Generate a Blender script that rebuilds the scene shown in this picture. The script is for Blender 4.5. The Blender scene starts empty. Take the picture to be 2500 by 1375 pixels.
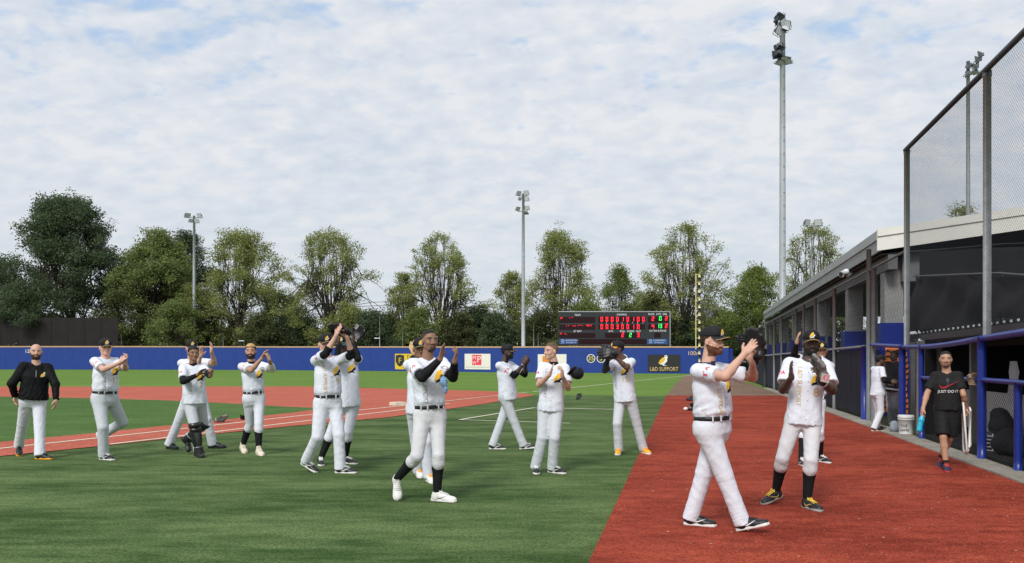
import bpy, math, random
import numpy as np
from mathutils import Vector, Matrix, Quaternion
from mathutils.bvhtree import BVHTree

random.seed(7); np.random.seed(7)
SC = bpy.context.scene
COL = SC.collection

# ------------------------------------------------------------------ camera
FPX, PX0, HORY, CAMZ = 1900.0, 1250.0, 885.0, 1.55      # focal length and horizon in photo pixels, eye height
cam = bpy.data.cameras.new('camera')
cam.sensor_width = 36.0
cam.lens = 36.0 * FPX / 2500.0
cam.shift_y = (HORY - 687.5) / 2500.0
cam.clip_start, cam.clip_end = 0.1, 3000.0
camo = bpy.data.objects.new('camera', cam)
camo.location = (0, 0, CAMZ)
camo.rotation_euler = (math.radians(90), 0, 0)
COL.objects.link(camo)
SC.camera = camo

# ------------------------------------------------------------------ sky, sun, exposure
SUN_EL, SUN_AZ = math.radians(43), math.radians(205)      # azimuth measured from +Y towards +X
w = bpy.data.worlds.new('World'); SC.world = w; w.use_nodes = True
nt = w.node_tree; nt.nodes.clear()
N = lambda t: nt.nodes.new(t)
L = lambda a, b: nt.links.new(a, b)
def MATH(op, a, b=None, clamp=False):
    n = N('ShaderNodeMath'); n.operation = op; n.use_clamp = clamp
    for i, v in enumerate((a, b)):
        if v is None: continue
        if isinstance(v, (int, float)): n.inputs[i].default_value = v
        else: L(v, n.inputs[i])
    return n.outputs[0]
out = N('ShaderNodeOutputWorld')
sky = N('ShaderNodeTexSky'); sky.sky_type = 'NISHITA'; sky.sun_disc = False
sky.sun_elevation = SUN_EL; sky.sun_rotation = SUN_AZ; sky.air_density = 1.0; sky.dust_density = 1.5
bg1 = N('ShaderNodeBackground'); bg1.inputs[1].default_value = 0.125; L(sky.outputs[0], bg1.inputs[0])
tc = N('ShaderNodeTexCoord'); sp = N('ShaderNodeSeparateXYZ'); L(tc.outputs['Generated'], sp.inputs[0])
zc = MATH('MAXIMUM', sp.outputs[2], 0.0)
den = MATH('ADD', zc, 0.34)
cb = N('ShaderNodeCombineXYZ')
L(MATH('DIVIDE', sp.outputs[0], den), cb.inputs[0]); L(MATH('DIVIDE', sp.outputs[1], den), cb.inputs[1])
def mapping(rot, scl, loc=(0, 0, 0)):
    m = N('ShaderNodeMapping'); L(cb.outputs[0], m.inputs[0])
    m.inputs['Rotation'].default_value = (0, 0, math.radians(rot)); m.inputs['Scale'].default_value = scl; m.inputs['Location'].default_value = loc
    return m.outputs[0]
def noise(vec, scale, detail=3, rough=.5, dist=0.0):
    n = N('ShaderNodeTexNoise'); L(vec, n.inputs['Vector'])
    n.inputs['Scale'].default_value = scale; n.inputs['Detail'].default_value = detail
    n.inputs['Roughness'].default_value = rough; n.inputs['Distortion'].default_value = dist
    return n.outputs[0]
def ramp(fac, stops):
    r = N('ShaderNodeValToRGB'); L(fac, r.inputs[0]); e = r.color_ramp.elements
    while len(e) < len(stops): e.new(0.5)
    for el, (p, c) in zip(e, stops): el.position = p; el.color = (*c, 1) if len(c) == 3 else c
    return r.outputs[0]
g = lambda v: (v, v, v)
cells = noise(mapping(34, (1.0, 1.35, 1)), 15, 4, .50, .2)          # puffs of altocumulus
big = noise(mapping(-20, (1.0, .8, 1), (3.1, 1.7, 0)), 1.7, 3, .5)       # where the layer thins
soft = noise(mapping(34, (.6, 1.0, 1), (7, 2, 0)), 3.2, 4, .5, .4)
cover = MATH('ADD', MATH('MULTIPLY', cells, 1.05), MATH('ADD', MATH('MULTIPLY', big, .70), MATH('MULTIPLY', soft, .27)))
# the layer looks closed towards the horizon, where one sees it edge-on
horiz = ramp(zc, [(0.0, g(.60)), (.14, g(.40)), (.27, g(.10)), (.40, g(.0))])
cover = MATH('ADD', cover, horiz)
mask = ramp(cover, [(.75, g(.20)), (.86, g(.54)), (.96, g(.92)), (1.0, g(1.0))])
shade = noise(mapping(34, (1.0, 1.35, 1), (.03, .02, 0)), 15, 4, .50, .2)
ccol = ramp(MATH('ADD', MATH('MULTIPLY', shade, .6), MATH('MULTIPLY', soft, .45)),
            [(.38, (.71, .79, .90)), (.50, (.81, .865, .95)), (.62, (.93, .95, .99))])
hz = N('ShaderNodeMix'); hz.data_type = 'RGBA'; L(ramp(zc, [(0.0, g(.80)), (.10, g(.60)), (.24, g(.10)), (.45, g(0.0))]), hz.inputs[0]); L(ccol, hz.inputs[6]); hz.inputs[7].default_value = (.76, .84, .90, 1)
ccol = hz.outputs[2]
bg2 = N('ShaderNodeBackground'); L(ccol, bg2.inputs[0]); bg2.inputs[1].default_value = 0.575
bg1b = N('ShaderNodeBackground'); bg1b.inputs[0].default_value = (.47, .67, .95, 1); bg1b.inputs[1].default_value = .60
m0 = N('ShaderNodeMixShader'); m0.inputs[0].default_value = .75; L(bg1.outputs[0], m0.inputs[1]); L(bg1b.outputs[0], m0.inputs[2])
mx = N('ShaderNodeMixShader'); L(mask, mx.inputs[0]); L(m0.outputs[0], mx.inputs[1]); L(bg2.outputs[0], mx.inputs[2])
L(mx.outputs[0], out.inputs[0])

sl = bpy.data.lights.new('sun', 'SUN'); sl.energy = 1.9; sl.angle = math.radians(18); sl.color = (1.0, .985, .955)
so = bpy.data.objects.new('sun', sl); COL.objects.link(so); so.location = (0, -20, 60)
sd = Vector((math.sin(SUN_AZ) * math.cos(SUN_EL), math.cos(SUN_AZ) * math.cos(SUN_EL), math.sin(SUN_EL)))
so.rotation_euler = (-sd).to_track_quat('-Z', 'Y').to_euler()
vs = SC.view_settings
vs.view_transform = 'Standard'; vs.look = 'None'; vs.gamma = 1.0; vs.use_curve_mapping = False; vs.exposure = 0.60
SC.render.engine = 'CYCLES'
SC.cycles.max_bounces = 6; SC.cycles.transparent_max_bounces = 8
SC.cycles.use_denoising = True

# ------------------------------------------------------------------ projection helpers (photo pixel -> place)
def at(px, py, d): return Vector(((px - PX0) / FPX * d, d, CAMZ + (HORY - py) / FPX * d))
def gdepth(py, z=0.0): return (CAMZ - z) * FPX / (py - HORY)
def gp(px, py, z=0.0):
    v = at(px, py, gdepth(py, z)); v.z = z
    return v
def pix(p): return (PX0 + FPX * p[0] / p[1], HORY - FPX * (p[2] - CAMZ) / p[1])

# ------------------------------------------------------------------ materials
def lin(r, g, b):
    f = lambda c: (c / 255) / 12.92 if c / 255 <= .04045 else ((c / 255 + .055) / 1.055) ** 2.4
    return (f(r), f(g), f(b))
MATS = {}
def M(name, col, rough=.7, var=.12, vscale=4.0, bump=0.0, bscale=60.0, metal=0.0, spec=.3, island=0.0, trans=0.0, emit=0.0, detail=4, stretch=None, bdist=.01):
    if name in MATS: return MATS[name]
    m = bpy.data.materials.new(name); m.use_nodes = True; t = m.node_tree; b = t.nodes['Principled BSDF']
    b.inputs['Roughness'].default_value = rough; b.inputs['Metallic'].default_value = metal
    b.inputs['Specular IOR Level'].default_value = spec
    tcn = t.nodes.new('ShaderNodeTexCoord')
    vec = tcn.outputs['Object']
    if stretch:
        mp = t.nodes.new('ShaderNodeMapping'); mp.inputs['Scale'].default_value = stretch; t.links.new(vec, mp.inputs[0]); vec = mp.outputs[0]
    if var > 0 or island > 0:
        n = t.nodes.new('ShaderNodeTexNoise'); n.inputs['Scale'].default_value = vscale; n.inputs['Detail'].default_value = detail
        n.inputs['Roughness'].default_value = .6
        t.links.new(vec, n.inputs['Vector'])
        mr = t.nodes.new('ShaderNodeMapRange'); mr.inputs[1].default_value = .25; mr.inputs[2].default_value = .75
        mr.inputs[3].default_value = 1 - var; mr.inputs[4].default_value = 1 + var
        t.links.new(n.outputs[0], mr.inputs[0]); fac = mr.outputs[0]
        if island > 0:
            ge = t.nodes.new('ShaderNodeNewGeometry')
            m2 = t.nodes.new('ShaderNodeMapRange'); m2.inputs[3].default_value = 1 - island; m2.inputs[4].default_value = 1 + island
            t.links.new(ge.outputs['Random Per Island'], m2.inputs[0])
            mu = t.nodes.new('ShaderNodeMath'); mu.operation = 'MULTIPLY'; t.links.new(fac, mu.inputs[0]); t.links.new(m2.outputs[0], mu.inputs[1]); fac = mu.outputs[0]
        vm = t.nodes.new('ShaderNodeVectorMath'); vm.operation = 'SCALE'; vm.inputs[0].default_value = col; t.links.new(fac, vm.inputs['Scale'])
        t.links.new(vm.outputs[0], b.inputs['Base Color'])
    else:
        b.inputs['Base Color'].default_value = (*col, 1)
    if bump > 0:
        n2 = t.nodes.new('ShaderNodeTexNoise'); n2.inputs['Scale'].default_value = bscale; n2.inputs['Detail'].default_value = 3
        t.links.new(vec, n2.inputs['Vector'])
        bp = t.nodes.new('ShaderNodeBump'); bp.inputs['Strength'].default_value = bump; bp.inputs['Distance'].default_value = bdist
        t.links.new(n2.outputs[0], bp.inputs['Height']); t.links.new(bp.outputs[0], b.inputs['Normal'])
    if trans > 0:
        tr = t.nodes.new('ShaderNodeBsdfTranslucent'); mxs = t.nodes.new('ShaderNodeMixShader'); mxs.inputs[0].default_value = trans
        if var > 0 or island > 0: t.links.new(vm.outputs[0], tr.inputs[0])
        else: tr.inputs[0].default_value = (*col, 1)
        o = t.nodes['Material Output']
        t.links.new(b.outputs[0], mxs.inputs[1]); t.links.new(tr.outputs[0], mxs.inputs[2]); t.links.new(mxs.outputs[0], o.inputs[0])
    if emit > 0:
        b.inputs['Emission Color'].default_value = (*col, 1); b.inputs['Emission Strength'].default_value = emit
    MATS[name] = m
    return m

# ------------------------------------------------------------------ object helpers
def wloc(o):
    v = Vector((0, 0, 0))
    while o is not None: v += o.location; o = o.parent
    return v
def tag(o, label=None, cat=None, group=None, kind=None):
    if label: o['label'] = label
    if cat: o['category'] = cat
    if group: o['group'] = group
    if kind: o['kind'] = kind
    return o
def empty(name, loc, label=None, cat=None, group=None):
    o = bpy.data.objects.new(name, None); o.empty_display_size = .2; o.location = loc; COL.objects.link(o)
    return tag(o, label, cat, group)
def link(name, me, mats, parent=None, loc=None):
    o = bpy.data.objects.new(name, me); COL.objects.link(o)
    for m in (mats if isinstance(mats, (list, tuple)) else [mats]): me.materials.append(m)
    if parent is not None: o.parent = parent
    if loc is not None: o.location = loc
    return o
def mesh_obj(name, V, F, mats, parent=None, smooth=True, mi=None, own_origin=False):
    """V in world coordinates; the object keeps its parent's origin (or its own centre when top level)."""
    V = np.asarray(V, dtype=np.float64).reshape(-1, 3)
    if parent is not None: off = np.array(wloc(parent)); loc = None
    elif own_origin:
        off = V.mean(0); off[2] = V[:, 2].min(); loc = Vector(off)
    else: off = np.zeros(3); loc = None
    me = bpy.data.meshes.new(name)
    me.from_pydata((V - off).tolist() if len(V) else [], [], F if isinstance(F, list) else F.tolist())
    if smooth: me.polygons.foreach_set('use_smooth', np.ones(len(me.polygons), dtype=bool))
    if mi is not None: me.polygons.foreach_set('material_index', np.asarray(mi, dtype=np.int32))
    me.update()
    return link(name, me, mats, parent, loc)

class MB:
    """collects simple shapes into one mesh"""
    def __init__(s): s.V = []; s.F = []; s.MI = []; s.mi = 0
    def add(s, V, F):
        o = len(s.V); s.V += [tuple(v) for v in V]; s.F += [tuple(i + o for i in f) for f in F]; s.MI += [s.mi] * len(F); return s
    def box(s, c, size, rot=None, bev=0):
        hx, hy, hz = size[0] / 2, size[1] / 2, size[2] / 2
        P = [Vector((x * hx, y * hy, z * hz)) for x in (-1, 1) for y in (-1, 1) for z in (-1, 1)]
        if rot is not None: P = [rot @ p for p in P]
        c = Vector(c)
        return s.add([p + c for p in P], [(0, 1, 3, 2), (4, 6, 7, 5), (0, 4, 5, 1), (2, 3, 7, 6), (0, 2, 6, 4), (1, 5, 7, 3)])
    def tube(s, pts, r, n=8, cap=True):
        pts = [Vector(p) for p in pts]; rs = r if isinstance(r, (list, tuple)) else [r] * len(pts)
        V = []; F = []; up = None
        for i, p in enumerate(pts):
            t = (pts[min(i + 1, len(pts) - 1)] - pts[max(i - 1, 0)]).normalized()
            if up is None: up = Vector((0, 0, 1)) if abs(t.z) < .9 else Vector((1, 0, 0))
            x = t.cross(up).normalized(); y = x.cross(t); up = y
            for k in range(n):
                a = 2 * math.pi * k / n; V.append(p + (x * math.cos(a) + y * math.sin(a)) * rs[i])
        for i in range(len(pts) - 1):
            for k in range(n):
                k2 = (k + 1) % n; F.append((i * n + k, i * n + k2, (i + 1) * n + k2, (i + 1) * n + k))
        if cap: F.append(tuple(range(n))); F.append(tuple(reversed(range((len(pts) - 1) * n, len(pts) * n))))
        return s.add(V, F)
    def quad(s, a, b, c, d): return s.add([a, b, c, d], [(0, 1, 2, 3)])
    def prism(s, poly, off):
        """poly: list of 3D points, extruded by the vector off"""
        n = len(poly); off = Vector(off); P = [Vector(p) for p in poly]
        return s.add(P + [p + off for p in P], [tuple(range(n - 1, -1, -1)), tuple(range(n, 2 * n))] + [(i, (i + 1) % n, n + (i + 1) % n, n + i) for i in range(n)])
    def ball(s, c, r, nu=10, nv=7, sc=(1, 1, 1), rot=None):
        V = []; F = []; c = Vector(c)
        for j in range(nv + 1):
            th = math.pi * j / nv
            for i in range(nu):
                a = 2 * math.pi * i / nu
                p = Vector((math.sin(th) * math.cos(a) * sc[0], math.sin(th) * math.sin(a) * sc[1], math.cos(th) * sc[2])) * r
                if rot is not None: p = rot @ p
                V.append(c + p)
        for j in range(nv):
            for i in range(nu):
                i2 = (i + 1) % nu; F.append((j * nu + i, (j + 1) * nu + i, (j + 1) * nu + i2, j * nu + i2))
        return s.add(V, F)
    def build(s, name, mats, parent=None, smooth=False, own_origin=True):
        return mesh_obj(name, s.V, s.F, mats, parent, smooth, s.MI, own_origin)
# ================================================================== implicit surfaces (bodies, clothes, gloves, shoes)
def nrm(v):
    v = np.asarray(v, float); n = np.linalg.norm(v); return v / n if n > 1e-9 else v
class Prim:
    def __init__(s, f, lo, hi, k=.03, op='u'): s.f, s.lo, s.hi, s.k, s.op = f, np.asarray(lo, float), np.asarray(hi, float), k, op
def cone(a, b, ra, rb, k=.03, op='u', fa=False, fb=False):
    a = np.asarray(a, float); b = np.asarray(b, float); ab = b - a; Ls = max(ab @ ab, 1e-9); Ln = Ls ** .5
    def f(P):
        ap = P - a; t = ap @ ab / Ls; tcl = np.clip(t, 0, 1)
        d = np.linalg.norm(ap - tcl[..., None] * ab, axis=-1) - (ra + (rb - ra) * tcl)
        if fb: d = np.maximum(d, (t - 1) * Ln)
        if fa: d = np.maximum(d, -t * Ln)
        return d
    r = max(ra, rb)
    return Prim(f, np.minimum(a, b) - r, np.maximum(a, b) + r, k, op)
def ell(c, R, r, k=.03, op='u'):
    c = np.asarray(c, float); R = np.asarray(R, float); r = np.asarray(r, float)
    def f(P):
        q = (P - c) @ R.T
        k0 = np.linalg.norm(q / r, axis=-1); k1 = np.linalg.norm(q / r ** 2, axis=-1) + 1e-9
        return k0 * (k0 - 1) / k1
    m = r.max()
    return Prim(f, c - m, c + m, k, op)
def barrel(o, R, prof, k=.03, op='u', p=2.3):
    """R rows: lateral, forward, up.  prof rows: z, half width, half depth, forward shift"""
    o = np.asarray(o, float); R = np.asarray(R, float); pr = np.asarray(prof, float)
    z0, z1 = pr[0, 0], pr[-1, 0]
    def f(P):
        q = (P - o) @ R.T; z = q[..., 2]
        rx = np.interp(z, pr[:, 0], pr[:, 1]); ry = np.interp(z, pr[:, 0], pr[:, 2]); oy = np.interp(z, pr[:, 0], pr[:, 3])
        s = (np.abs(q[..., 0] / rx) ** p + np.abs((q[..., 1] - oy) / ry) ** p) ** (1 / p)
        d = (s - 1) * np.minimum(rx, ry)
        return np.maximum(d, np.maximum(z - z1, z0 - z))
    m = max(pr[:, 1].max(), pr[:, 2].max() + np.abs(pr[:, 3]).max())
    A = o + R[2] * z0; B = o + R[2] * z1
    return Prim(f, np.minimum(A, B) - m, np.maximum(A, B) + m, k, op)
def field(prims, lo, hi, h):
    lo = np.asarray(lo, float); n = np.maximum(np.ceil((np.asarray(hi) - lo) / h).astype(int) + 1, 3)
    F = np.full(n, 1.0)
    for pr in prims:
        pad = .07 if pr.op == 'u' else .03
        i0 = np.clip(np.floor((pr.lo - pad - lo) / h).astype(int), 0, n); i1 = np.clip(np.ceil((pr.hi + pad - lo) / h).astype(int) + 1, 0, n)
        if (i1 <= i0).any(): continue
        ax = [lo[d] + h * np.arange(i0[d], i1[d]) for d in range(3)]
        P = np.stack(np.meshgrid(*ax, indexing='ij'), -1); D = pr.f(P)
        sl_ = tuple(slice(i0[d], i1[d]) for d in range(3)); A = F[sl_]
        k = pr.k
        if pr.op == 'u':
            hh = np.clip(.5 + .5 * (A - D) / k, 0, 1); F[sl_] = A * (1 - hh) + D * hh - k * hh * (1 - hh)
        elif pr.op == 's':
            hh = np.clip(.5 - .5 * (A + D) / k, 0, 1); F[sl_] = A * (1 - hh) - D * hh + k * hh * (1 - hh)
    return F, lo
CORN = [(0, 0, 0), (1, 0, 0), (0, 1, 0), (1, 1, 0), (0, 0, 1), (1, 0, 1), (0, 1, 1), (1, 1, 1)]
EDG = [(0, 1), (2, 3), (4, 5), (6, 7), (0, 2), (1, 3), (4, 6), (5, 7), (0, 4), (1, 5), (2, 6), (3, 7)]
def surfnets(F, lo, h, skip=None):
    nx, ny, nz = F.shape; neg = F < 0
    cnt = np.zeros((nx - 1, ny - 1, nz - 1), int)
    for (i, j, k) in CORN: cnt += neg[i:nx - 1 + i, j:ny - 1 + j, k:nz - 1 + k]
    act = (cnt > 0) & (cnt < 8)
    if skip is not None: act &= ~skip
    idx = np.argwhere(act)
    if len(idx) == 0: return np.zeros((0, 3)), np.zeros((0, 4), int)
    C = np.stack([F[idx[:, 0] + i, idx[:, 1] + j, idx[:, 2] + k] for (i, j, k) in CORN])
    acc = np.zeros((len(idx), 3)); nn = np.zeros(len(idx)); Cp = np.array(CORN, float)
    for a, b in EDG:
        va, vb = C[a], C[b]; m = (va < 0) != (vb < 0); t = np.where(m, va / np.where(m, va - vb, 1), 0)
        acc += m[:, None] * (Cp[a] + t[:, None] * (Cp[b] - Cp[a])); nn += m
    V = lo + h * (idx + acc / nn[:, None])
    vid = np.full(act.shape, -1); vid[tuple(idx.T)] = np.arange(len(idx))
    Q = []
    for d in range(3):
        e = [(1, 2), (2, 0), (0, 1)][d]
        s0 = [slice(None)] * 3; s1 = [slice(None)] * 3; s0[d] = slice(0, -1); s1[d] = slice(1, None)
        A = neg[tuple(s0)]; B = neg[tuple(s1)]; ch = np.argwhere(A != B)
        ok = (ch[:, e[0]] >= 1) & (ch[:, e[1]] >= 1) & (ch[:, e[0]] < F.shape[e[0]] - 1) & (ch[:, e[1]] < F.shape[e[1]] - 1)
        ch = ch[ok]
        u = np.zeros(3, int); v = np.zeros(3, int); u[e[0]] = 1; v[e[1]] = 1
        q = [ch - u - v, ch - v, ch, ch - u]
        q = np.stack([vid[tuple(x.T)] for x in q], 1)
        good = (q >= 0).all(1); q = q[good]; fl = ~A[tuple(ch[good].T)]
        q[fl] = q[fl][:, ::-1]
        Q.append(q)
    return V, np.concatenate(Q)
def relax(V, Q, it=1, lam=.5):
    for _ in range(it):
        S = np.zeros_like(V); n = np.zeros(len(V))
        for i in range(4):
            a, b = Q[:, i], Q[:, (i + 1) % 4]
            np.add.at(S, a, V[b]); np.add.at(n, a, 1); np.add.at(S, b, V[a]); np.add.at(n, b, 1)
        n[n == 0] = 1
        V = V * (1 - lam) + lam * S / n[:, None]
    return V
def bounds(prims, pad=.03):
    u = [p for p in prims if p.op == 'u']
    return np.min([p.lo for p in u], 0) - pad, np.max([p.hi for p in u], 0) + pad
def wrinkler(seed, amp, wl=.11, axis=None):
    r = np.random.RandomState(seed); K = []
    for i in range(5):
        d = nrm(r.normal(size=3) + (0 if axis is None else np.asarray(axis) * 1.6)); K.append((d * 2 * math.pi / (wl * r.uniform(.55, 1.7)), r.uniform(0, 6.28), nrm(r.normal(size=3)) * 2 * math.pi / (wl * 2.2), r.uniform(0, 6.28), r.uniform(.5, 1)))
    def f(P):
        s = 0
        for k, ph, k2, ph2, a in K:
            x = np.sin(P @ k + ph + 1.6 * np.sin(P @ k2 + ph2)); s = s + a * (1 - np.abs(x) * 1.5)
        return -amp * s / 2.2
    return f
def implicit(prims, h, disp=None, relax_it=1, skip=None, lohi=None):
    lo, hi = lohi if lohi is not None else bounds(prims)
    F, lo = field(prims, lo, hi, h)
    if disp is not None:
        m = np.abs(F) < .04; I = np.argwhere(m); P = lo + h * I; F[m] += disp(P)
    sk = None
    if skip:
        sk = np.zeros(np.array(F.shape) - 1, bool); ax = [lo[d] + h * (np.arange(F.shape[d] - 1) + .5) for d in range(3)]
        for (a, b) in skip:
            mm = [(ax[d] > a[d]) & (ax[d] < b[d]) for d in range(3)]; sk |= mm[0][:, None, None] & mm[1][None, :, None] & mm[2][None, None, :]
    V, Q = surfnets(F, lo, h, sk)
    if relax_it and len(V): V = relax(V, Q, relax_it)
    return V, Q

from mathutils.geometry import tessellate_polygon
def poly(pts, sub=2):
    P = [Vector((p[0], p[1], 0)) for p in pts]; F = [tuple(t) for t in tessellate_polygon([P])]; V = [(p.x, p.y) for p in P]
    F = [f if (V[f[1]][0] - V[f[0]][0]) * (V[f[2]][1] - V[f[0]][1]) - (V[f[2]][0] - V[f[0]][0]) * (V[f[1]][1] - V[f[0]][1]) > 0 else f[::-1] for f in F]
    for _ in range(sub):
        mid = {}; G = []
        def m_(a, b):
            k = (min(a, b), max(a, b))
            if k not in mid: mid[k] = len(V); V.append(((V[a][0] + V[b][0]) / 2, (V[a][1] + V[b][1]) / 2))
            return mid[k]
        for a, b, c in F: x, y, z = m_(a, b), m_(b, c), m_(c, a); G += [(a, x, z), (x, b, y), (z, y, c), (x, y, z)]
        F = G
    return V, F
# ================================================================== shared templates: shoe, glove
def swoosh_poly(s=1.0):
    up = [(-.5, .16), (-.46, -.02), (-.36, -.12), (-.2, -.12), (.5, .2)]; dn = [(-.2, -.02), (-.33, -.03), (-.42, .02)]
    return [(x * s, y * s) for x, y in up + dn]
def make_shoe_template(high=False):
    I = np.eye(3); top = .15 if high else .105
    pr = [ell((-.035, 0, .045), I, (.05, .038, .055), .02), cone((-.02, 0, .05), (.09, 0, .045), .040, .040, .03), ell((.135, .002, .032), I, (.085, .05, .036), .03),
          cone((-.012, 0, .05), (-.018, 0, top), .040, .043, .03, fb=True), cone((.0, 0, .085), (.075, 0, .06), .028, .026, .03),
          cone((-.018, 0, top - .015), (-.018, 0, top + .05), .034, .036, .008, 's')]
    V, Q = implicit(pr, .0065, relax_it=1)
    V[:, 2] = np.maximum(V[:, 2], .014)
    # sole outline
    ol = [(-.088, 0), (-.08, .026), (-.045, .038), (.0, .036), (.06, .037), (.12, .051), (.17, .05), (.205, .032), (.222, .0), (.205, -.036), (.165, -.048), (.12, -.046), (.06, -.036), (0, -.036), (-.045, -.038), (-.08, -.026)]
    mb = MB(); n = len(ol)
    mb.add([(x, y, 0.004) for x, y in ol] + [(x * 1.01, y * 1.06, .012) for x, y in ol] + [(x * 1.0, y * 1.04, .026 + .006 * (x < -.03)) for x, y in ol] + [(x * .97, y * .9, .03) for x, y in ol],
           [tuple(range(n - 1, -1, -1)), tuple(range(3 * n, 4 * n))] + [(k * n + i, k * n + (i + 1) % n, (k + 1) * n + (i + 1) % n, (k + 1) * n + i) for k in range(3) for i in range(n)])
    for x in (.03, .11, .18, -.06):
        for y in (-.022, .022): mb.box((x, y, 0.0), (.014, .008, .012))
    lc = MB(); bvh = BVHTree.FromPolygons(V.tolist(), Q.tolist())
    def top_(x, y, up=.004):
        h_ = bvh.ray_cast(Vector((x, y, .3)), Vector((0, 0, -1)))[0]
        return (h_ if h_ is not None else Vector((x, y, .06))) + Vector((0, 0, up))
    for i in range(5):
        x = .028 + .021 * i; s = 1 if i % 2 else -1
        for sg in (1, -1): lc.tube([top_(x - .008 * sg, y * sg) for y in (-.026, -.013, 0, .013, .026)], .0048, 5)
    for s in (-1, 1): lc.tube([top_(.022, .004 * s, .008), top_(.024, .018 * s, .014), top_(.034, .028 * s, .010), top_(.044, .030 * s, .005)], .0042, 5)
    sw = MB(); SV, SF = poly(swoosh_poly(.125), 2)
    for s in (-1, 1):
        pts = []
        for (u, v) in SV:
            hit = bvh.ray_cast(Vector((.065 + u, s * .2, .050 + v)), Vector((0, -s, 0)))
            pts.append((hit[0] if hit[0] is not None else Vector((.065 + u, s * .03, .05 + v))) + Vector((0, s * .0035, 0)))
        sw.add(pts, SF)
    return (V, Q), mb, lc, sw
SHOE_LOW, SHOE_HIGH = make_shoe_template(), make_shoe_template(True)
SHOE_MESH = {}
def shoe_meshes(style):
    """style: (upper colour, sole colour, lace colour, swoosh colour, high)"""
    if style in SHOE_MESH: return SHOE_MESH[style]
    up, so_, la, swc, high = style; (V, Q), mb, lc, sw = SHOE_HIGH if high else SHOE_LOW
    r = []
    for nm, vv, ff, c in (('shoe', V.tolist(), Q.tolist(), up), ('sole', mb.V, mb.F, so_), ('laces', lc.V, lc.F, la), ('shoe_mark', sw.V, sw.F, swc)):
        if c is None: r.append((nm, None)); continue
        me = bpy.data.meshes.new(nm); me.from_pydata([tuple(v) for v in vv], [], [tuple(f) for f in ff])
        if nm == 'shoe': me.polygons.foreach_set('use_smooth', np.ones(len(me.polygons), dtype=bool))
        me.materials.append(c); r.append((nm, me))
    SHOE_MESH[style] = r
    return r
SHOE_PTS = np.array(SHOE_LOW[1].V)

def make_glove_template():
    """z: fingers up, y: palm faces +y, x: thumb side +x"""
    I = np.eye(3)
    pr = [ell((0, 0, .05), I, (.085, .032, .085), .03), cone((-.06, .0, .02), (.05, .0, .0), .032, .034, .03)]
    tips = [(-.088, .055, .185), (-.050, .068, .225), (-.010, .072, .238), (.030, .064, .230)]
    for i, t in enumerate(tips):
        b = (-.06 + .037 * i, -.005, .08); m = ((b[0] + t[0]) / 2 - .012 + .006 * i, .012, (b[2] + t[2]) / 2)
        pr += [cone(b, m, .027, .026, .016), cone(m, t, .026, .020, .014)]
    pr += [cone((.06, 0, .03), (.105, .02, .1), .03, .027, .02), cone((.105, .02, .1), (.125, .07, .165), .026, .02, .01)]
    pr += [ell((.08, .035, .17), nrm3((.8, .35, -.2), (.2, -.1, 1)), (.045, .014, .055), .012), ell((0, .055, .075), I, (.055, .03, .075), .02, 's'),
           cone((0, -.02, .02), (0, -.02, -.05), .05, .045, .02, fb=True), cone((0, -.015, -.02), (0, -.015, -.08), .036, .038, .01, 's')]
    V, Q = implicit(pr, .007, relax_it=1)
    lc = MB()
    for i in range(4):
        z = .135 + .022 * i; lc.tube([(.05, .055, z), (.082, .062, z + .008), (.115, .068, z)], .0045, 5)
    lc.tube([tips[0], tips[1], tips[2], tips[3]], .0045, 5)
    for i in range(6):
        a = -.07 + .026 * i; lc.tube([(a, .03, -.02), (a + .01, .042, -.01), (a + .018, .03, .0)], .004, 5)
    pad = MB(); pad.box((0.0, -.052, .02), (.05, .012, .06))
    return V, Q, lc, pad
def nrm3(x, z):
    x = nrm(x); z = nrm(np.asarray(z) - x * (x @ np.asarray(z))); y = np.cross(z, x); return np.array([x, y, z])
GLOVE = make_glove_template(); GLOVE_MESH = {}
def glove(pos, up, palm, mats, label, group=None, flip=False, scale=1.0, cat='baseball glove', patch=None):
    """a baseball glove: up = finger direction, palm = where the pocket faces"""
    key = tuple(m.name for m in mats)
    if key not in GLOVE_MESH:
        V, Q, lc, pad = GLOVE; res = []
        for nm, vv, ff, m in (('leather', V.tolist(), Q.tolist(), mats[0]), ('lacing', lc.V, lc.F, mats[1]), ('wrist_patch', pad.V, pad.F, mats[2])):
            me = bpy.data.meshes.new(nm); me.from_pydata([tuple(v) for v in vv], [], [tuple(f) for f in ff])
            me.polygons.foreach_set('use_smooth', np.ones(len(me.polygons), dtype=bool)); me.materials.append(m); res.append((nm, me))
        GLOVE_MESH[key] = res
    z = Vector(up).normalized(); y = Vector(palm); y = (y - z * y.dot(z)).normalized(); x = y.cross(z)
    root = empty('baseball_glove', pos, label, cat, group)
    mt = Matrix((x, y, z)).transposed(); root.rotation_mode = 'QUATERNION'; root.rotation_quaternion = mt.to_quaternion()
    root.scale = ((-scale if flip else scale), scale, scale)
    for nm, me in GLOVE_MESH[key]:
        o = bpy.data.objects.new(nm, me); COL.objects.link(o); o.parent = root
    return root

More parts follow.
